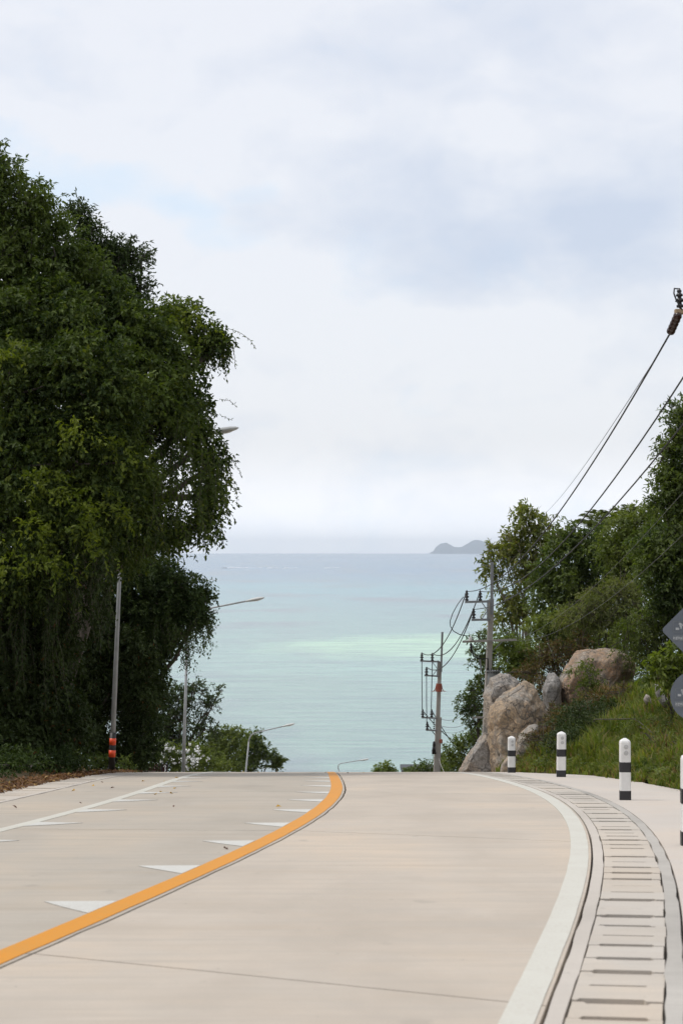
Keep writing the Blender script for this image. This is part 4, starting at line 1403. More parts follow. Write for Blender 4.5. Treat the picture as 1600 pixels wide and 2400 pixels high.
def blob_twigs(blobs, density, clump=0.42, fill=0.25, up=0.25, r=rng):
    """points on lumpy clumps spread over ellipsoids; blobs = (centre, radii)"""
    P, O = [], []
    for c, rad in blobs:
        c = np.array(c, float)
        rad = np.array(rad, float)
        area = 4 * math.pi * ((rad[0] * rad[1]) ** 1.6 / 3 + (rad[0] * rad[2]) ** 1.6 / 3 + (rad[1] * rad[2]) ** 1.6 / 3) ** (1 / 1.6)
        n = max(12, int(area * density))
        k = max(6, int(area / (math.pi * (clump * rad.min()) ** 2) * 0.85))
        cd = rand_dirs(k, r)
        cd[:, 2] += up
        cd = unit(cd)
        cr = r.uniform(0.55, 0.98, k)
        cc = cd * cr[:, None]
        cs = r.uniform(0.55, 1.15, k) * clump
        idx = r.integers(0, k, n)
        q = rand_dirs(n, r)
        q[:, 2] += up * 0.6
        q = unit(q)
        rr = r.uniform(0.0, 1.0, n) ** 0.45
        loc = cc[idx] + q * (cs[idx] * rr)[:, None]
        inner = r.uniform(0, 1, n) < fill
        loc[inner] *= r.uniform(0.3, 0.9, inner.sum())[:, None]
        P.append(c + loc * rad)
        O.append(unit(loc * 0.5 + q * 0.8))
    return np.concatenate(P), np.concatenate(O)

def pblobs(lst, d, depth=1.0):
    """(px, py, r) or (px, py, rx, ry) or with own distance as 5th -> blobs in metres"""
    out = []
    for b in lst:
        dd = b[4] if len(b) > 4 else d
        rx = b[2]
        ry = b[3] if len(b) > 3 and b[3] else b[2]
        s = S(dd)
        c = W(b[0], b[1], dd)
        out.append(((c.x, c.y, c.z), (rx / s, (rx + ry) / 2 / s * depth, ry / s)))
    return out

def limb(mb, a, b, r0, r1, wob=0.12, n=6, k=7):
    a, b = Vector(a), Vector(b)
    L = (b - a).length
    pts, rad = [], []
    sx, sy = random.random() * 50, random.random() * 50
    for i in range(n + 1):
        t = i / n
        w = math.sin(math.pi * t) * wob * L
        p = a.lerp(b, t) + Vector((mnoise.noise(Vector((sx, t * 2.2, 0))) * w, mnoise.noise(Vector((sy, t * 2.2, 4))) * w, 0.25 * w))
        pts.append(p)
        rad.append(r0 + (r1 - r0) * t ** 0.8)
    mb.tube(pts, rad, k)
    return pts

def tree(name, label, cat, blobs, base_px, d, leaf, density, n_leaf, twig, ll, lw, trunk_r=0.12, bark='bark', droop=0.25, clump=0.42, fill=0.25,
         group=None, extra=None, twigs_bare=0, up=0.25, parts=('trunk', 'crown'), jit=0.35, fork_t=0.45):
    bx = (base_px - 800) / FPX * d
    base = Vector((bx, d, ground(bx, d) - 0.1))
    t = empty(name, base, label, cat, group)
    mb = MB()
    cs = [Vector(c) for c, r_ in blobs]
    cen = sum(cs, Vector()) / len(cs)
    fork = base.lerp(Vector((cen.x, cen.y, cen.z)), fork_t)
    pts = limb(mb, base, fork, trunk_r, trunk_r * 0.7, 0.10, 6, 9)
    for c, rd in blobs:
        c = Vector(c)
        limb(mb, pts[-1 - random.randint(0, 2)], c, trunk_r * 0.5, trunk_r * 0.16, 0.16)
        for q in range(5):
            v = Vector(rand_dirs(1)[0])
            e = c + Vector((v.x * rd[0], v.y * rd[1], abs(v.z) * rd[2] * 0.9 - 0.1 * rd[2])) * 0.85
            limb(mb, c, e, trunk_r * 0.15, trunk_r * 0.05, 0.15, 4, 5)
    mb.build(parts[0], M[bark], t, True)
    P, O = blob_twigs(blobs, density, clump, fill, up)
    V, T = twigs_to_leaves(P, O, n_leaf, twig, ll, lw, droop, jitter_=jit)
    if extra is not None:
        for V2, T2 in extra:
            T = np.concatenate([T, T2 + len(V)])
            V = np.concatenate([V, V2])
    crown = np_mesh(parts[1], V, T, M[leaf], t)
    if twigs_bare:
        tb = MB()
        sel = rng.integers(0, len(P), twigs_bare)
        for i in sel:
            p = Vector(P[i])
            o = Vector(O[i])
            tb.tube([p - o * twig * 1.5, p + o * twig * 0.4, p + (o + Vector((0, 0, -0.2))) * twig * 1.3], [0.012, 0.008, 0.003], 4, False)
        tagit(tb.build('twigs', M[bark], t), None, kind='stuff')
    return t

def strands(starts, lengths, sway, leaf_len, leaf_w, step, r=rng, dirv=(0, 0, -1)):
    """hanging vines: leafy lines falling from start points"""
    B, D = [], []
    stems = MB()
    for p, L in zip(starts, lengths):
        n = max(2, int(L / step))
        ph = r.uniform(0, 9, 2)
        sw = r.normal(size=2) * sway
        prev = []
        for i in range(n):
            t = i / n
            q = np.array(p) + np.array((sw[0] * t ** 1.3 + 0.05 * math.sin(ph[0] + t * 7), sw[1] * t, -L * t))
            prev.append(Vector(q))
            for _ in range(2):
                B.append(q + r.normal(size=3) * 0.035)
                a = r.normal(size=3)
                a[2] = -0.9 - 0.5 * r.uniform()
                D.append(a)
        if len(prev) > 1:
            stems.tube(prev, 0.0035, 3, False)
    B = np.array(B)
    D = unit(np.array(D))
    n = len(B)
    nr = r.normal(size=(n, 3))
    ln = r.uniform(0.6, 1.2, n) * leaf_len
    return leaf_quads(B, D, unit(nr), ln, ln * leaf_w), stems

# ---- left side -----------------------------------------------------------
gL = 'trees on the shaded left bank'
tree('tall_tree', 'tall feathery light green tree at the upper edge, top of the left mass', 'tree',
     pblobs([(0, 440, 60, 60), (60, 500, 70, 70), (110, 520, 45, 60), (-20, 600, 120, 110), (100, 620, 110, 90), (170, 650, 70, 70), (-60, 480, 80, 100), (0, 375, 30, 30), (130, 700, 120, 80), (250, 700, 60, 50), (-180, 560, 120, 120), (-300, 620, 120, 110), (-200, 720, 140, 110)], 47),
     -40, 50, 'leaf_tall', 54, 8, 0.38, 0.14, 0.40, 0.22, droop=0.35, group=gL, clump=0.38, twigs_bare=150)
tree('dark_leaf_tree', 'dark glossy-leaved tree with spreading tips against the sky', 'tree',
     pblobs([(188, 505, 26, 34), (205, 565, 40, 40), (245, 600, 42, 36), (288, 590, 30, 24), (332, 603, 26, 16), (285, 650, 55, 45), (200, 640, 60, 60), (310, 690, 40, 30)], 53),
     150, 55, 'leaf_dark', 70, 8, 0.30, 0.145, 0.36, 0.16, droop=0.05, group=gL, clump=0.40, twigs_bare=120)
main_blobs = pblobs([(-40, 790, 170, 140, 46), (110, 770, 150, 120, 46), (250, 780, 120, 90, 47), (340, 772, 85, 65, 48), (415, 752, 52, 46, 49), (480, 790, 45, 42, 49), (512, 812, 24, 32, 49),
                     (20, 940, 190, 150, 45), (200, 930, 160, 140, 45), (340, 900, 110, 120, 47), (420, 890, 62, 85, 48), (455, 960, 38, 58, 49),
                     (0, 1110, 180, 140, 44.5), (170, 1100, 150, 130, 45), (290, 1080, 95, 120, 46), (40, 1260, 150, 110, 44.5), (180, 1230, 110, 90, 45), (270, 1220, 70, 80, 46), (0, 1370, 120, 70, 44.5), (110, 1340, 90, 60, 44.5), (474, 1030, 38, 50, 49), (496, 1095, 32, 50, 49), (380, 1000, 60, 50, 48), (496, 1165, 30, 60, 49), (478, 1225, 30, 45, 49), (425, 1250, 40, 34, 48.5), (375, 1265, 45, 36, 48), (310, 1280, 60, 60, 47), (335, 1190, 42, 70, 47), (-240, 820, 150, 130, 47), (-220, 980, 150, 140, 47), (-200, 1140, 150, 130, 47), (-190, 1300, 130, 120, 47)], 46)
st, ln = [], []
for _ in range(60):
    px = rng.uniform(350, 535)
    y0 = rng.uniform(970, 1060) + (px > 470) * rng.uniform(0, 110)
    dd = rng.uniform(46.5, 50)
    st.append(tuple(W(px, y0, dd)))
    yend = min(1300, 1185 + rng.uniform(-40, 110))
    ln.append(max(0.5, (yend - y0) / S(dd)))
for _ in range(45):
    px = rng.uniform(250, 385)
    dd = rng.uniform(45.5, 47.5)
    y0 = rng.uniform(1080, 1150)
    st.append(tuple(W(px, y0, dd)))
    ln.append((rng.uniform(1230, 1330) - y0) / S(dd))
st2, ln2 = [], []
for _ in range(190):
    px = rng.uniform(-30, 262)
    dd = rng.uniform(44, 46.5)
    y0 = rng.uniform(1250, 1400)
    st2.append(tuple(W(px, y0, dd)))
    ln2.append(rng.uniform(0.8, 2.9) * (1.0 if px < 150 else 0.55))
for _ in range(26):
    px = rng.uniform(465, 535)
    dd = rng.uniform(48.5, 49.5)
    y0 = rng.uniform(790, 840)
    st.append(tuple(W(px, y0, dd)))
    ln.append(rng.uniform(0.2, 0.7))
(hv, ht), stems = strands(st, ln, 0.16, 0.125, 0.42, 0.06)
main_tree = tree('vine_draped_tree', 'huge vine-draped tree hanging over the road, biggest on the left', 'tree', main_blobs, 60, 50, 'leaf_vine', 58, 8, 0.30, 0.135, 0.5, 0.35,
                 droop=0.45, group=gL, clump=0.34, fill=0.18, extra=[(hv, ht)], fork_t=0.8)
tagit(stems.build('vine_stems', M['bark'], main_tree), None, kind='stuff')
(cv, ct), stems2 = strands(st2, ln2, 0.16, 0.12, 0.42, 0.055)
np_mesh('hanging_curtain', cv, ct, M['leaf_under_shade'], main_tree)  # vines of the same tree, given a darker leaf colour as painted shade
tagit(stems2.build('vine_stems', M['bark'], main_tree), None, kind='stuff')
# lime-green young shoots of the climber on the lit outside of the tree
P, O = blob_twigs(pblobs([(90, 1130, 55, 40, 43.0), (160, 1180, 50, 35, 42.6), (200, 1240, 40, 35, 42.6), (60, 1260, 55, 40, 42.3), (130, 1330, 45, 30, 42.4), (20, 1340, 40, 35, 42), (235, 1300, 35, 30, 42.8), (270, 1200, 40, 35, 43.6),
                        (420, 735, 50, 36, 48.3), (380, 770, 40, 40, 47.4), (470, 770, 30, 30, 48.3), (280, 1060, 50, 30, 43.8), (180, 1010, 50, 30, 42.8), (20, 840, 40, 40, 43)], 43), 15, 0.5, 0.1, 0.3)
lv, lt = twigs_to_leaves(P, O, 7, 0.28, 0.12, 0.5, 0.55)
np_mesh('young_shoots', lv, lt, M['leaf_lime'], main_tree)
# loose tendrils reaching into the sky
tn = MB()
tl = []
for pts in ([(535, 770), (560, 778), (585, 795), (600, 818)], [(530, 800), (545, 806), (550, 840), (552, 865)], [(515, 935), (540, 940), (556, 955)], [(520, 975), (545, 985)], [(545, 1080), (560, 1100), (566, 1118)], [(40, 400), (38, 385), (42, 376)], [(5, 330), (14, 322), (26, 330)]):
    dd = 48.8
    q = [W(x, y, dd) for x, y in pts]
    tn.tube(q, 0.005, 4, False)
    for a, b in zip(q[:-1], q[1:]):
        for k in range(7):
            tl.append(tuple(a.lerp(b, k / 7)))
tagit(tn.build('tendrils', M['bark'], main_tree), None, kind='stuff')
tl = np.array(tl)
a = rng.normal(size=tl.shape)
a[:, 2] -= 0.8
l_ = rng.uniform(0.05, 0.10, len(tl))
v_, t_ = leaf_quads(tl, unit(a), rand_dirs(len(tl)), l_, l_ * 0.35)
tn_l = np_mesh('tendril_leaves', v_, t_, M['leaf_vine'], main_tree)

st, ln = [], []
for _ in range(70):
    px = rng.uniform(330, 497)
    dd = rng.uniform(56.5, 58.5)
    y0 = 1440 + rng.uniform(0, 50)
    st.append(tuple(W(px, y0, dd)))
    ln.append(rng.uniform(0.35, 1.0) * (1.25 if 390 < px < 490 else 0.8))
(hv, ht), stems = strands(st, ln, 0.10, 0.10, 0.42, 0.055)
arch = tree('arching_tree', 'arching tree smothered in small dark vine leaves behind the nearest lamp', 'tree',
            pblobs([(290, 1370, 90, 60), (350, 1350, 90, 50), (410, 1380, 75, 48), (455, 1415, 45, 48), (380, 1420, 80, 50), (310, 1440, 90, 60), (475, 1450, 22, 35), (280, 1520, 80, 80), (340, 1520, 60, 70), (405, 1465, 60, 34), (360, 1490, 60, 50), (440, 1440, 45, 40), (350, 1590, 40, 50)], 57.5),
            300, 58, 'leaf_arch', 88, 8, 0.22, 0.10, 0.52, 0.2, droop=0.45, group=gL, clump=0.34, extra=[(hv, ht)])
tagit(stems.build('vine_stems', M['bark'], arch), None, kind='stuff')

gU = 'undergrowth shrubs on the left bank'
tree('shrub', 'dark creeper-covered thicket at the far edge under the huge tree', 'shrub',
     pblobs([(-30, 1420, 110, 100, 45.5), (50, 1500, 80, 100, 46.5), (-20, 1620, 100, 120, 45.5), (60, 1680, 70, 90, 46.5), (20, 1760, 80, 55, 45), (120, 1560, 70, 110, 47), (150, 1690, 60, 80, 47.5), (100, 1460, 90, 80, 46.5), (-180, 1480, 130, 120, 48), (-200, 1640, 140, 130, 48), (-320, 1600, 120, 160, 50), (-160, 1740, 120, 70, 46), (-300, 1760, 120, 80, 47)], 46), -20, 47, 'leaf_under_shade', 70, 8, 0.30, 0.13, 0.5, 0.1, droop=0.5, group=gU)
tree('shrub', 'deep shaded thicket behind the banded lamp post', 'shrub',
     pblobs([(150, 1440, 100, 120, 56), (230, 1540, 80, 110, 57), (120, 1600, 110, 120, 56), (220, 1680, 90, 90, 57), (140, 1740, 100, 60, 55), (240, 1765, 60, 45, 56), (310, 1560, 55, 80, 56.3), (335, 1640, 45, 70, 56.3), (320, 1740, 50, 50, 56)], 56), 160, 57, 'leaf_under_shade', 70, 8, 0.28, 0.12, 0.5, 0.1, droop=0.5, group=gU)
tree('shrub', 'leafy shrub beside the brown board, below the arching tree', 'shrub',
     pblobs([(300, 1620, 55, 90, 60), (330, 1700, 50, 70, 60), (300, 1770, 60, 45, 58), (345, 1765, 30, 35, 61)], 60), 315, 60, 'leaf_arch', 60, 8, 0.24, 0.11, 0.5, 0.08, droop=0.3, group=gU)
tree('shrub', 'low ferny shrub on the leaf litter at the picture edge', 'shrub',
     pblobs([(60, 1795, 55, 30, 43), (120, 1785, 45, 28, 45), (0, 1798, 60, 34, 41.5), (170, 1790, 40, 22, 48), (-40, 1815, 60, 30, 39)], 42), 60, 43.5, 'leaf_arch', 60, 9, 0.3, 0.11, 0.35, 0.04, droop=0.4, group=gU)
tree('shrub', 'low leafy weeds around the foot of the banded lamp', 'shrub',
     pblobs([(295, 1795, 22, 16, 54), (225, 1790, 30, 22, 54.5), (180, 1790, 30, 25, 53.5)], 54), 240, 54.5, 'leaf_deep', 60, 8, 0.2, 0.09, 0.45, 0.03, droop=0.3, group=gU)

tree('twiggy_tree', 'thin-leaved twiggy tree behind the second lamp', 'tree',
     pblobs([(395, 1640, 50, 40), (450, 1625, 45, 30), (490, 1660, 30, 26), (420, 1690, 60, 45), (370, 1700, 50, 60), (480, 1710, 30, 28), (390, 1740, 60, 40), (515, 1620, 12, 10), (350, 1640, 40, 50)], 98),
     400, 98, 'leaf_dark', 13, 7, 0.34, 0.17, 0.5, 0.16, droop=0.3, group=gL, clump=0.30, twigs_bare=330, fill=0.35)
fl = tree('flowering_shrub', 'shrub covered in white blossoms beside the brown board', 'shrub',
          pblobs([(400, 1775, 50, 30), (450, 1775, 40, 30), (360, 1765, 40, 30), (490, 1795, 40, 25), (420, 1800, 60, 20)], 95), 420, 95, 'leaf_mid', 22, 7, 0.3, 0.14, 0.5, 0.08, group=gU)
P, O = blob_twigs(pblobs([(400, 1775, 52, 34), (450, 1778, 42, 34), (370, 1770, 44, 34), (470, 1795, 44, 26)], 94), 1.0, 0.5, 0.0, 0.4)
P = P[P[:, 1] < 95.3]
if len(P) > 120:
    P = P[:120]
B = np.repeat(P, 6, axis=0) + rng.normal(size=(len(P) * 6, 3)) * 0.045
D = rand_dirs(len(B))
l_ = rng.uniform(0.09, 0.15, len(B))
v_, t_ = leaf_quads(B, D, rand_dirs(len(B)), l_, l_ * 0.8)
np_mesh('blossoms', v_, t_, M['petal'], fl)
tree('round_tree', 'round-topped green tree beyond the crest, nearer the second lamp', 'tree',
     pblobs([(495, 1750, 38, 34), (540, 1745, 42, 36), (520, 1785, 60, 40), (470, 1780, 35, 40)], 146), 515, 146, 'leaf_mid', 14, 7, 0.42, 0.24, 0.5, 0.2, group=gL)
tree('round_tree', 'round-topped green tree beyond the crest, next to the palm', 'tree',
     pblobs([(590, 1758, 36, 38), (600, 1730, 20, 18), (625, 1780, 28, 30), (570, 1790, 40, 30)], 150), 590, 150, 'leaf_deep', 14, 7, 0.42, 0.24, 0.5, 0.2, group=gL)
tree('shrub', 'small round yellow-green shrub alone on the crest', 'shrub',
     pblobs([(900, 1800, 20, 15), (888, 1808, 14, 12), (908, 1812, 18, 14)], 120), 897, 120, 'leaf_bright', 40, 7, 0.2, 0.14, 0.5, 0.06)
tree('shrub', 'tiny dark shrub on the crest beside the hut roof', 'shrub',
     pblobs([(950, 1808, 10, 9), (962, 1811, 14, 7)], 130), 952, 130, 'leaf_deep', 40, 7, 0.2, 0.14, 0.5, 0.04)

def palm(name, label, px, py, d, n, L, seed, lean=0.0):
    r = np.random.default_rng(seed)
    top = W(px, py, d)
    base = Vector((top.x - lean, d, ground(top.x, d)))
    t = empty(name, base, label, 'palm', None)
    mb = MB()
    limb(mb, base, top, 0.12, 0.09, 0.03, 6, 8)
    mb.build('trunk', M['bark_pale'], t, True)
    for k in range(n):
        az = 2 * math.pi * k / n + r.uniform(-0.2, 0.2)
        el = r.uniform(0.55, 1.45)
        pts = []
        for i in range(9):
            s = i / 8
            h = math.cos(el) * s * L
            z = math.sin(el) * s * L - 0.38 * L * s * s
            pts.append(top + Vector((math.cos(az) * h, math.sin(az) * h, z)))
        fr = MB().tube(pts, [0.02 * (1 - 0.8 * i / 8) + 0.003 for i in range(9)], 5, False)
        B, D = [], []
        for i in range(1, 9):
            tg = (pts[i] - pts[i - 1]).normalized()
            sd = tg.cross(Vector((0, 0, 1))).normalized()
            for sg in (-1, 1):
                for q in (0.0, 0.33, 0.66):
                    p = pts[i - 1].lerp(pts[i], q)
                    v = (tg * 0.75 + sd * sg * 0.8 + Vector((0, 0, -0.35 + r.uniform(-0.15, 0.15)))).normalized()
                    B.append(tuple(p))
                    D.append(tuple(v))
        B, D = np.array(B), np.array(D)
        l_ = np.full(len(B), L * 0.30) * r.uniform(0.8, 1.1, len(B))
        v_, t_ = leaf_quads(B, D, np.tile([0, 0, 1.0], (len(B), 1)), l_, np.full(len(B), 0.028), 0.2)
        n0 = len(fr.v)
        fr.v += [tuple(x) for x in v_]
        fr.f += [tuple(int(x) + n0 for x in f) for f in t_]
        fr.build('frond', M['palm'], t)
palm('palm', 'small palm at the end of the round-topped trees beyond the crest', 648, 1800, 150, 11, 1.5, 4)

# ---- right side ----------------------------------------------------------
gR = 'trees and shrubs on the right hillside'
tree('sapling', 'slender yellow-green tree with large leaves and pale trunk beside the tall pole', 'tree',
     pblobs([(1228, 1215, 34, 34), (1252, 1250, 48, 40), (1205, 1275, 40, 36), (1290, 1275, 34, 36), (1185, 1305, 26, 34), (1250, 1310, 60, 44), (1148, 1300, 17, 22), (1140, 1335, 18, 26), (1160, 1350, 14, 22),
             (1225, 1355, 44, 30), (1195, 1400, 34, 24), (1175, 1450, 30, 24), (1225, 1440, 30, 24), (1205, 1425, 30, 20)], 79),
     1262, 80, 'leaf_sap', 17, 8, 0.38, 0.20, 0.42, 0.11, 'bark_pale', droop=0.5, group=gR, clump=0.40, twigs_bare=120, fill=0.3)
tree('hillside_tree', 'dark dense tree right behind the slender yellow-green tree', 'tree',
     pblobs([(1320, 1262, 40, 34), (1345, 1300, 60, 50), (1395, 1290, 60, 50), (1330, 1370, 70, 60), (1400, 1370, 80, 60), (1290, 1410, 50, 45), (1440, 1320, 60, 60), (1360, 1430, 70, 40), (1270, 1350, 40, 40)], 76),
     1350, 76, 'leaf_deep', 28, 8, 0.34, 0.165, 0.48, 0.16, droop=0.3, group=gR, clump=0.36)
tree('hillside_tree', 'rounded green tree at the middle of the hillside skyline', 'tree',
     pblobs([(1450, 1240, 50, 40), (1495, 1225, 55, 42), (1440, 1290, 50, 40), (1500, 1280, 70, 50), (1540, 1240, 60, 60), (1490, 1340, 70, 50)], 66),
     1480, 66, 'leaf_mid', 35, 8, 0.30, 0.135, 0.48, 0.15, droop=0.3, group=gR, clump=0.33)
tree('hillside_tree', 'tall broad-leaved tree at the upper picture edge above the signs', 'tree',
     pblobs([(1598, 985, 34, 44), (1610, 1040, 46, 50), (1568, 1060, 30, 26), (1560, 1125, 32, 30), (1600, 1120, 60, 50), (1590, 1185, 60, 50), (1640, 1060, 60, 90), (1550, 1180, 30, 26), (1610, 1240, 60, 50)], 53),
     1740, 54, 'leaf_deep', 60, 8, 0.28, 0.15, 0.36, 0.14, droop=0.15, group=gR, clump=0.38, twigs_bare=60)
tree('hillside_tree', 'dense dark green tree at the picture edge above the diamond sign', 'tree',
     pblobs([(1590, 1270, 70, 60), (1560, 1330, 70, 60), (1620, 1360, 80, 70), (1570, 1400, 70, 40), (1600, 1440, 70, 50), (1530, 1290, 50, 50)], 59),
     1600, 60, 'leaf_deep', 48, 8, 0.30, 0.145, 0.45, 0.15, droop=0.3, group=gR, clump=0.34)
tree('feathery_shrub', 'pale feathery shrub in the middle of the hillside', 'shrub',
     pblobs([(1380, 1430, 50, 40), (1430, 1405, 50, 44), (1470, 1440, 60, 50), (1420, 1460, 70, 40), (1345, 1460, 45, 30), (1500, 1400, 45, 45)], 64),
     1420, 64, 'leaf_feather', 46, 10, 0.40, 0.13, 0.22, 0.07, droop=0.5, group=gR, clump=0.36, twigs_bare=160)
tree('feathery_shrub', 'pale feathery shrub next to the diamond sign', 'shrub',
     pblobs([(1520, 1460, 50, 45), (1490, 1500, 60, 40), (1550, 1520, 60, 45), (1560, 1470, 40, 40), (1530, 1560, 50, 40)], 60),
     1530, 60, 'leaf_mid', 48, 10, 0.36, 0.12, 0.28, 0.07, droop=0.5, group=gR, clump=0.36, twigs_bare=80)
tree('hillside_shrub', 'bushy green shrub directly above the largest boulder', 'shrub',
     pblobs([(1310, 1470, 55, 40), (1270, 1480, 45, 35), (1360, 1500, 60, 35), (1420, 1505, 50, 30), (1300, 1510, 50, 35), (1455, 1530, 40, 30)], 66),
     1340, 66, 'leaf_mid', 50, 8, 0.28, 0.12, 0.45, 0.07, droop=0.35, group=gR, clump=0.36)
tree('hillside_shrub', 'bright green shrub behind the tall pole and grey boulder', 'shrub',
     pblobs([(1190, 1545, 30, 30), (1225, 1535, 34, 34), (1180, 1510, 22, 22), (1210, 1570, 40, 20), (1255, 1550, 30, 28)], 70),
     1210, 70, 'leaf_bright', 50, 8, 0.26, 0.12, 0.5, 0.06, droop=0.3, group=gR, clump=0.38)
tree('dry_bush', 'brownish dry bush in the gap beside the largest boulder', 'shrub',
     pblobs([(1280, 1540, 40, 30), (1320, 1545, 45, 35), (1355, 1520, 35, 35), (1240, 1580, 40, 22), (1300, 1580, 30, 22), (1258, 1600, 22, 24, 61.8), (1263, 1640, 16, 26, 61.5), (1296, 1690, 26, 32, 58.6), (1276, 1716, 20, 26, 58.2), (1320, 1680, 24, 20, 58.6)], 63.5),
     1300, 63.5, 'leaf_brown', 50, 8, 0.30, 0.10, 0.35, 0.05, droop=0.4, group=gR, clump=0.36, twigs_bare=160)
tree('hillside_shrub', 'wind-flattened branches behind the wide lower crossarm', 'shrub',
     pblobs([(1130, 1493, 26, 10), (1185, 1490, 22, 10), (1120, 1540, 22, 18), (1160, 1530, 30, 16), (1140, 1560, 26, 16)], 73),
     1165, 73, 'leaf_deep', 40, 8, 0.26, 0.13, 0.45, 0.06, droop=0.2, group=gR, clump=0.45, twigs_bare=60)
tree('hillside_shrub', 'grey-green shrub overhanging the sea left of the grey boulder', 'shrub',
     pblobs([(1092, 1640, 20, 18), (1115, 1620, 24, 22), (1085, 1670, 16, 14), (1115, 1660, 26, 26), (1130, 1600, 20, 24), (1120, 1700, 22, 22)], 73),
     1130, 73, 'leaf_deep', 44, 8, 0.24, 0.12, 0.45, 0.06, droop=0.3, group=gR, clump=0.42, twigs_bare=60)
tree('hillside_shrub', 'bright bush at the foot of the rocks behind the poles', 'shrub',
     pblobs([(1085, 1750, 28, 26), (1060, 1775, 30, 24), (1110, 1740, 22, 26), (1090, 1795, 40, 22), (1120, 1720, 14, 18)], 88),
     1085, 88, 'leaf_mid', 34, 8, 0.3, 0.14, 0.45, 0.06, droop=0.3, group=gR, clump=0.4)
tree('hillside_shrub', 'low dark bush on the crest left of the red-guarded pole', 'shrub',
     pblobs([(1000, 1798, 26, 14), (1035, 1785, 22, 18), (975, 1808, 20, 8), (1050, 1800, 30, 16)], 96),
     1010, 96, 'leaf_deep', 34, 8, 0.3, 0.14, 0.45, 0.05, droop=0.3, group=gR, clump=0.4)
tree('boulder_shrub', 'small shrub growing against the face of the largest boulder', 'shrub',
     pblobs([(1372, 1565, 16, 20), (1385, 1590, 22, 22), (1375, 1615, 30, 24), (1400, 1625, 26, 22), (1345, 1575, 10, 8)], 58.6, 0.6),
     1385, 58.3, 'leaf_mid', 60, 7, 0.2, 0.10, 0.42, 0.03, droop=0.4, group=gR, clump=0.45)
tree('bank_bush', 'dark green mounded bush on the grass behind the middle guide post', 'shrub',
     pblobs([(1350, 1690, 50, 40, 50), (1385, 1670, 45, 35, 51), (1340, 1730, 50, 35, 49), (1400, 1710, 45, 35, 50), (1310, 1745, 35, 28, 48.5), (1430, 1660, 35, 25, 51.5)], 50, 0.8),
     1365, 50.5, 'leaf_dark', 80, 8, 0.22, 0.085, 0.4, 0.04, droop=0.35, group=gR, clump=0.36)
tree('dry_bush', 'reddish-brown dry creepers trailing across the bank below the largest boulder', 'shrub',
     pblobs([(1262, 1735, 34, 18, 53), (1310, 1700, 36, 20, 54), (1350, 1668, 44, 18, 55), (1405, 1645, 46, 18, 56), (1450, 1634, 36, 16, 56), (1560, 1745, 40, 16, 41.5), (1590, 1770, 36, 14, 39.5)], 54, 0.8),
     1340, 54.5, 'leaf_brown', 60, 8, 0.28, 0.09, 0.35, 0.03, droop=0.3, group=gR, clump=0.4, twigs_bare=140)
tree('bank_bush', 'bright leafy bush between the diamond and round signs', 'shrub',
     pblobs([(1560, 1560, 34, 30), (1595, 1545, 34, 34), (1600, 1590, 34, 30), (1540, 1590, 30, 24)], 44),
     1570, 44.5, 'leaf_bright', 40, 7, 0.26, 0.16, 0.5, 0.04, droop=0.3, group=gR, clump=0.42)
tree('bank_bush', 'low green bush on the bank below the round sign', 'shrub',
     pblobs([(1500, 1700, 50, 30, 46), (1560, 1700, 50, 34, 44), (1540, 1740, 50, 26, 42), (1600, 1740, 50, 30, 41)], 44, 0.8),
     1540, 44, 'leaf_mid', 56, 8, 0.22, 0.075, 0.35, 0.03, droop=0.3, group=gR, clump=0.35)
palm('palm', 'palm fronds showing above the hillside skyline', 1400, 1240, 82, 12, 1.3, 9)
palm('palm', 'second palm crown on the skyline closer to the tall edge tree', 1468, 1228, 80, 12, 1.25, 12)

# ---- grass on the bank ---------------------------------------------------
def dry_mask(x, y, z):
    px = 800 + FPX * x / y
    py = HZ - FPX * (z - EYE) / y
    a = mnoise.noise(Vector((x * 0.55, y * 0.45, 7)))
    band = math.exp(-(((py - (1745 - (px - 1230) * 0.55)) / 42) ** 2)) * (1 if 1215 < px < 1480 else 0.15)
    right = math.exp(-(((px - 1560) / 60) ** 2 + ((py - 1740) / 60) ** 2)) * 0.5
    return min(1.0, max(0.0, band * 1.5 + right * 1.3 + a * 0.8 + 0.08))

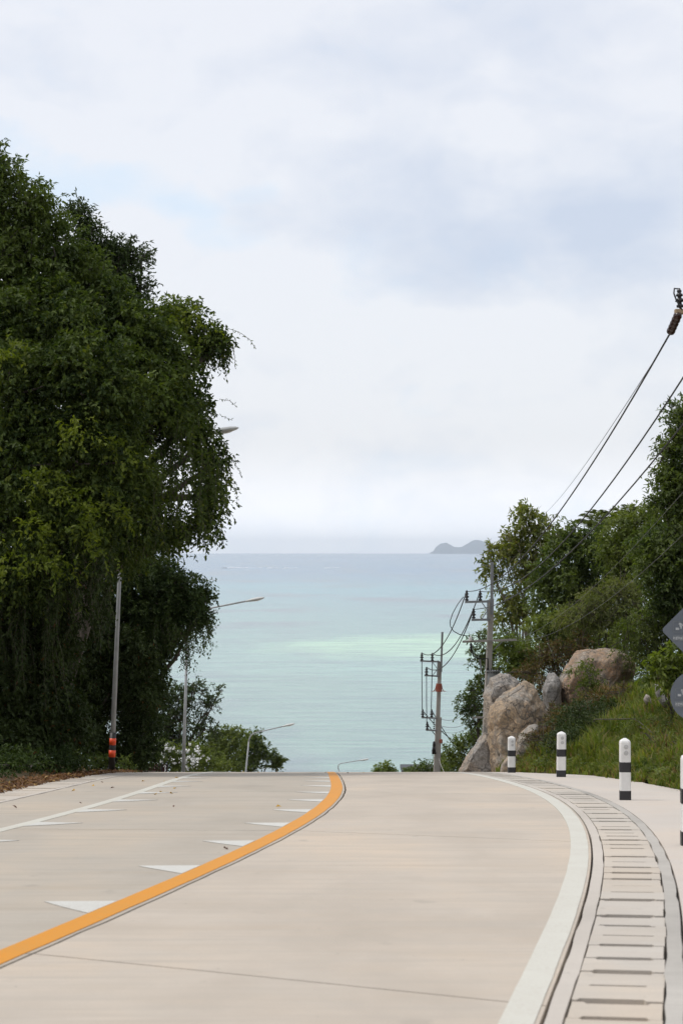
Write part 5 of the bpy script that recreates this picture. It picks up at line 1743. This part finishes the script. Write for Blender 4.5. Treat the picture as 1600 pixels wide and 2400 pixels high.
def grass(n, seed):
    r = np.random.default_rng(seed)
    G, Dr = [], []
    tries = 0
    while len(G) + len(Dr) < n and tries < n * 4:
        tries += 1
        y = 26 + 46 * r.uniform() ** 1.25
        e = apron_edge(y)
        o = e - 0.10 + 8.5 * r.uniform() ** 1.2
        x = xc(y) + o
        if x / y > 0.19:
            continue
        if mnoise.noise(Vector((x * 2.2, y * 2.2, 1))) < -0.25 and o > e + 0.3:
            continue
        if o < e + 0.15 and mnoise.noise(Vector((x * 1.3, y * 1.3, 8))) < 0.0:
            continue
        z = ground(x, y)
        (Dr if r.uniform() < dry_mask(x, y, z) else G).append((x, y, z))
    res = []
    for pts, lo, hi, wd in ((G, 0.12, 0.34, 0.016), (Dr, 0.10, 0.30, 0.013)):
        B = np.array(pts)
        m = len(B)
        hh = r.uniform(lo, hi, m)
        hh *= 0.6 + 0.9 * np.clip((B[:, 0] - np.array([xc(v) + apron_edge(v) for v in B[:, 1]])) / 0.8, 0, 1)
        hh *= np.array([0.65 + 1.1 * max(0.0, mnoise.noise(Vector((v[0] * 1.6, v[1] * 1.1, 33))) + 0.25) for v in B])
        az = r.uniform(0, 2 * math.pi, m)
        ln = r.uniform(0.15, 0.9, m)
        dx, dy = np.cos(az) * ln, np.sin(az) * ln
        sx, sy = -np.sin(az) * wd * r.uniform(0.6, 1.5, m), np.cos(az) * wd * r.uniform(0.6, 1.5, m)
        b1 = B + np.stack([sx, sy, -0.02 + 0 * hh], 1)
        b2 = B - np.stack([sx, sy, 0.02 + 0 * hh], 1)
        md = B + np.stack([dx * hh * 0.35, dy * hh * 0.35, hh * 0.62], 1)
        m1 = md + np.stack([sx, sy, 0 * hh], 1) * 0.75
        m2 = md - np.stack([sx, sy, 0 * hh], 1) * 0.75
        tp = B + np.stack([dx * hh, dy * hh, hh * (1.0 - 0.35 * ln)], 1)
        V = np.stack([b1, b2, m2, m1, tp], 1).reshape(-1, 3)
        i = np.arange(m)[:, None] * 5
        T = np.concatenate([i + [[0, 1, 2]], i + [[0, 2, 3]], i + [[3, 2, 4]]], 1).reshape(-1, 3)
        res.append((V, T))
    return res
(gv, gt), (dv, dt) = grass(120000, 21)
tagit(np_mesh('grass', gv, gt, M['grass']), 'rough green grass covering the bank', kind='stuff')
tagit(np_mesh('dry_grass', dv, dt, M['grass_dry']), 'dry brown grass patches below the boulders', kind='stuff')

def weeds(n, seed):
    """small broad leaves low among the grass"""
    r = np.random.default_rng(seed)
    B = []
    while len(B) < n:
        y = 28 + 40 * r.uniform() ** 1.2
        o = apron_edge(y) + 0.15 + 8 * r.uniform() ** 1.1
        x = xc(y) + o
        if x / y > 0.19 or mnoise.noise(Vector((x * 0.9, y * 0.9, 15))) < -0.05:
            continue
        B.append((x, y, ground(x, y) + r.uniform(0.02, 0.22)))
    B = np.array(B)
    d = rand_dirs(n, r)
    d[:, 2] = np.abs(d[:, 2]) * 0.4
    nr = rand_dirs(n, r) * 0.5 + np.array([0, 0, 1])
    l_ = r.uniform(0.05, 0.11, n)
    return leaf_quads(B, unit(d), unit(nr), l_, l_ * 0.55)
wv, wt = weeds(42000, 5)
tagit(np_mesh('weeds', wv, wt, M['leaf_mid']), 'small leafy weeds mixed into the bank grass', kind='stuff')

# ---- fallen leaves -------------------------------------------------------
def litter(n, seed):
    r = np.random.default_rng(seed)
    B = []
    while len(B) < n:
        y = 24 + 32 * r.uniform()
        o = -5.3 - abs(r.normal()) * 0.45
        if o < -7.6:
            continue
        x = xc(y) + o
        z = max(ground(x, y), EYE - zprof(y)) + 0.012 if o > -6.3 else ground(x, y) + 0.02
        B.append((x, y, z + r.uniform(0, 0.03)))
    B = np.array(B)
    d = rand_dirs(n, r)
    d[:, 2] *= 0.25
    nr = rand_dirs(n, r) * 0.4 + np.array([0, 0, 1])
    l_ = r.uniform(0.05, 0.11, n)
    return leaf_quads(B, unit(d), unit(nr), l_, l_ * 0.5)
lv, lt = litter(5500, 8)
tagit(np_mesh('leaf_litter', lv, lt, M['leaf_dead']), 'brown dead leaves along the shaded shoulder', kind='stuff')

def stray():
    r = np.random.default_rng(4)
    B = []
    spots = [(386, 1832), (177, 1854), (216, 1842), (242, 1836), (40, 1897), (646, 1893), (524, 1990), (570, 1811), (608, 1811), (765, 1811), (812, 1812), (850, 1811), (190, 1810)]
    for _ in range(9):
        spots.append((r.uniform(10, 420), r.uniform(1818, 1900)))
    for px, py in spots:
        m = (py - HZ) / FPX
        a, b, c = 0.00059504, 0.04498 - m, 1.8
        D = b * b - 4 * a * c
        if D < 0:
            continue
        y = (-b - math.sqrt(D)) / (2 * a)
        if y > 52:
            continue
        x = (px - 800) / FPX * y
        B.append((x, y, EYE - zprof(y) + 0.012))
    B = np.array(B)
    n = len(B)
    d = rand_dirs(n, r)
    d[:, 2] = np.abs(d[:, 2]) * 0.3
    nr = rand_dirs(n, r) * 0.5 + np.array([0, 0, 1])
    l_ = r.uniform(0.05, 0.09, n)
    return leaf_quads(B, unit(d), unit(nr), l_, l_ * 0.6, 0.3)
sv_, st_ = stray()
tagit(np_mesh('stray_leaves', sv_, st_, M['leaf_yellow']), 'few yellow leaves blown onto the road', kind='stuff')
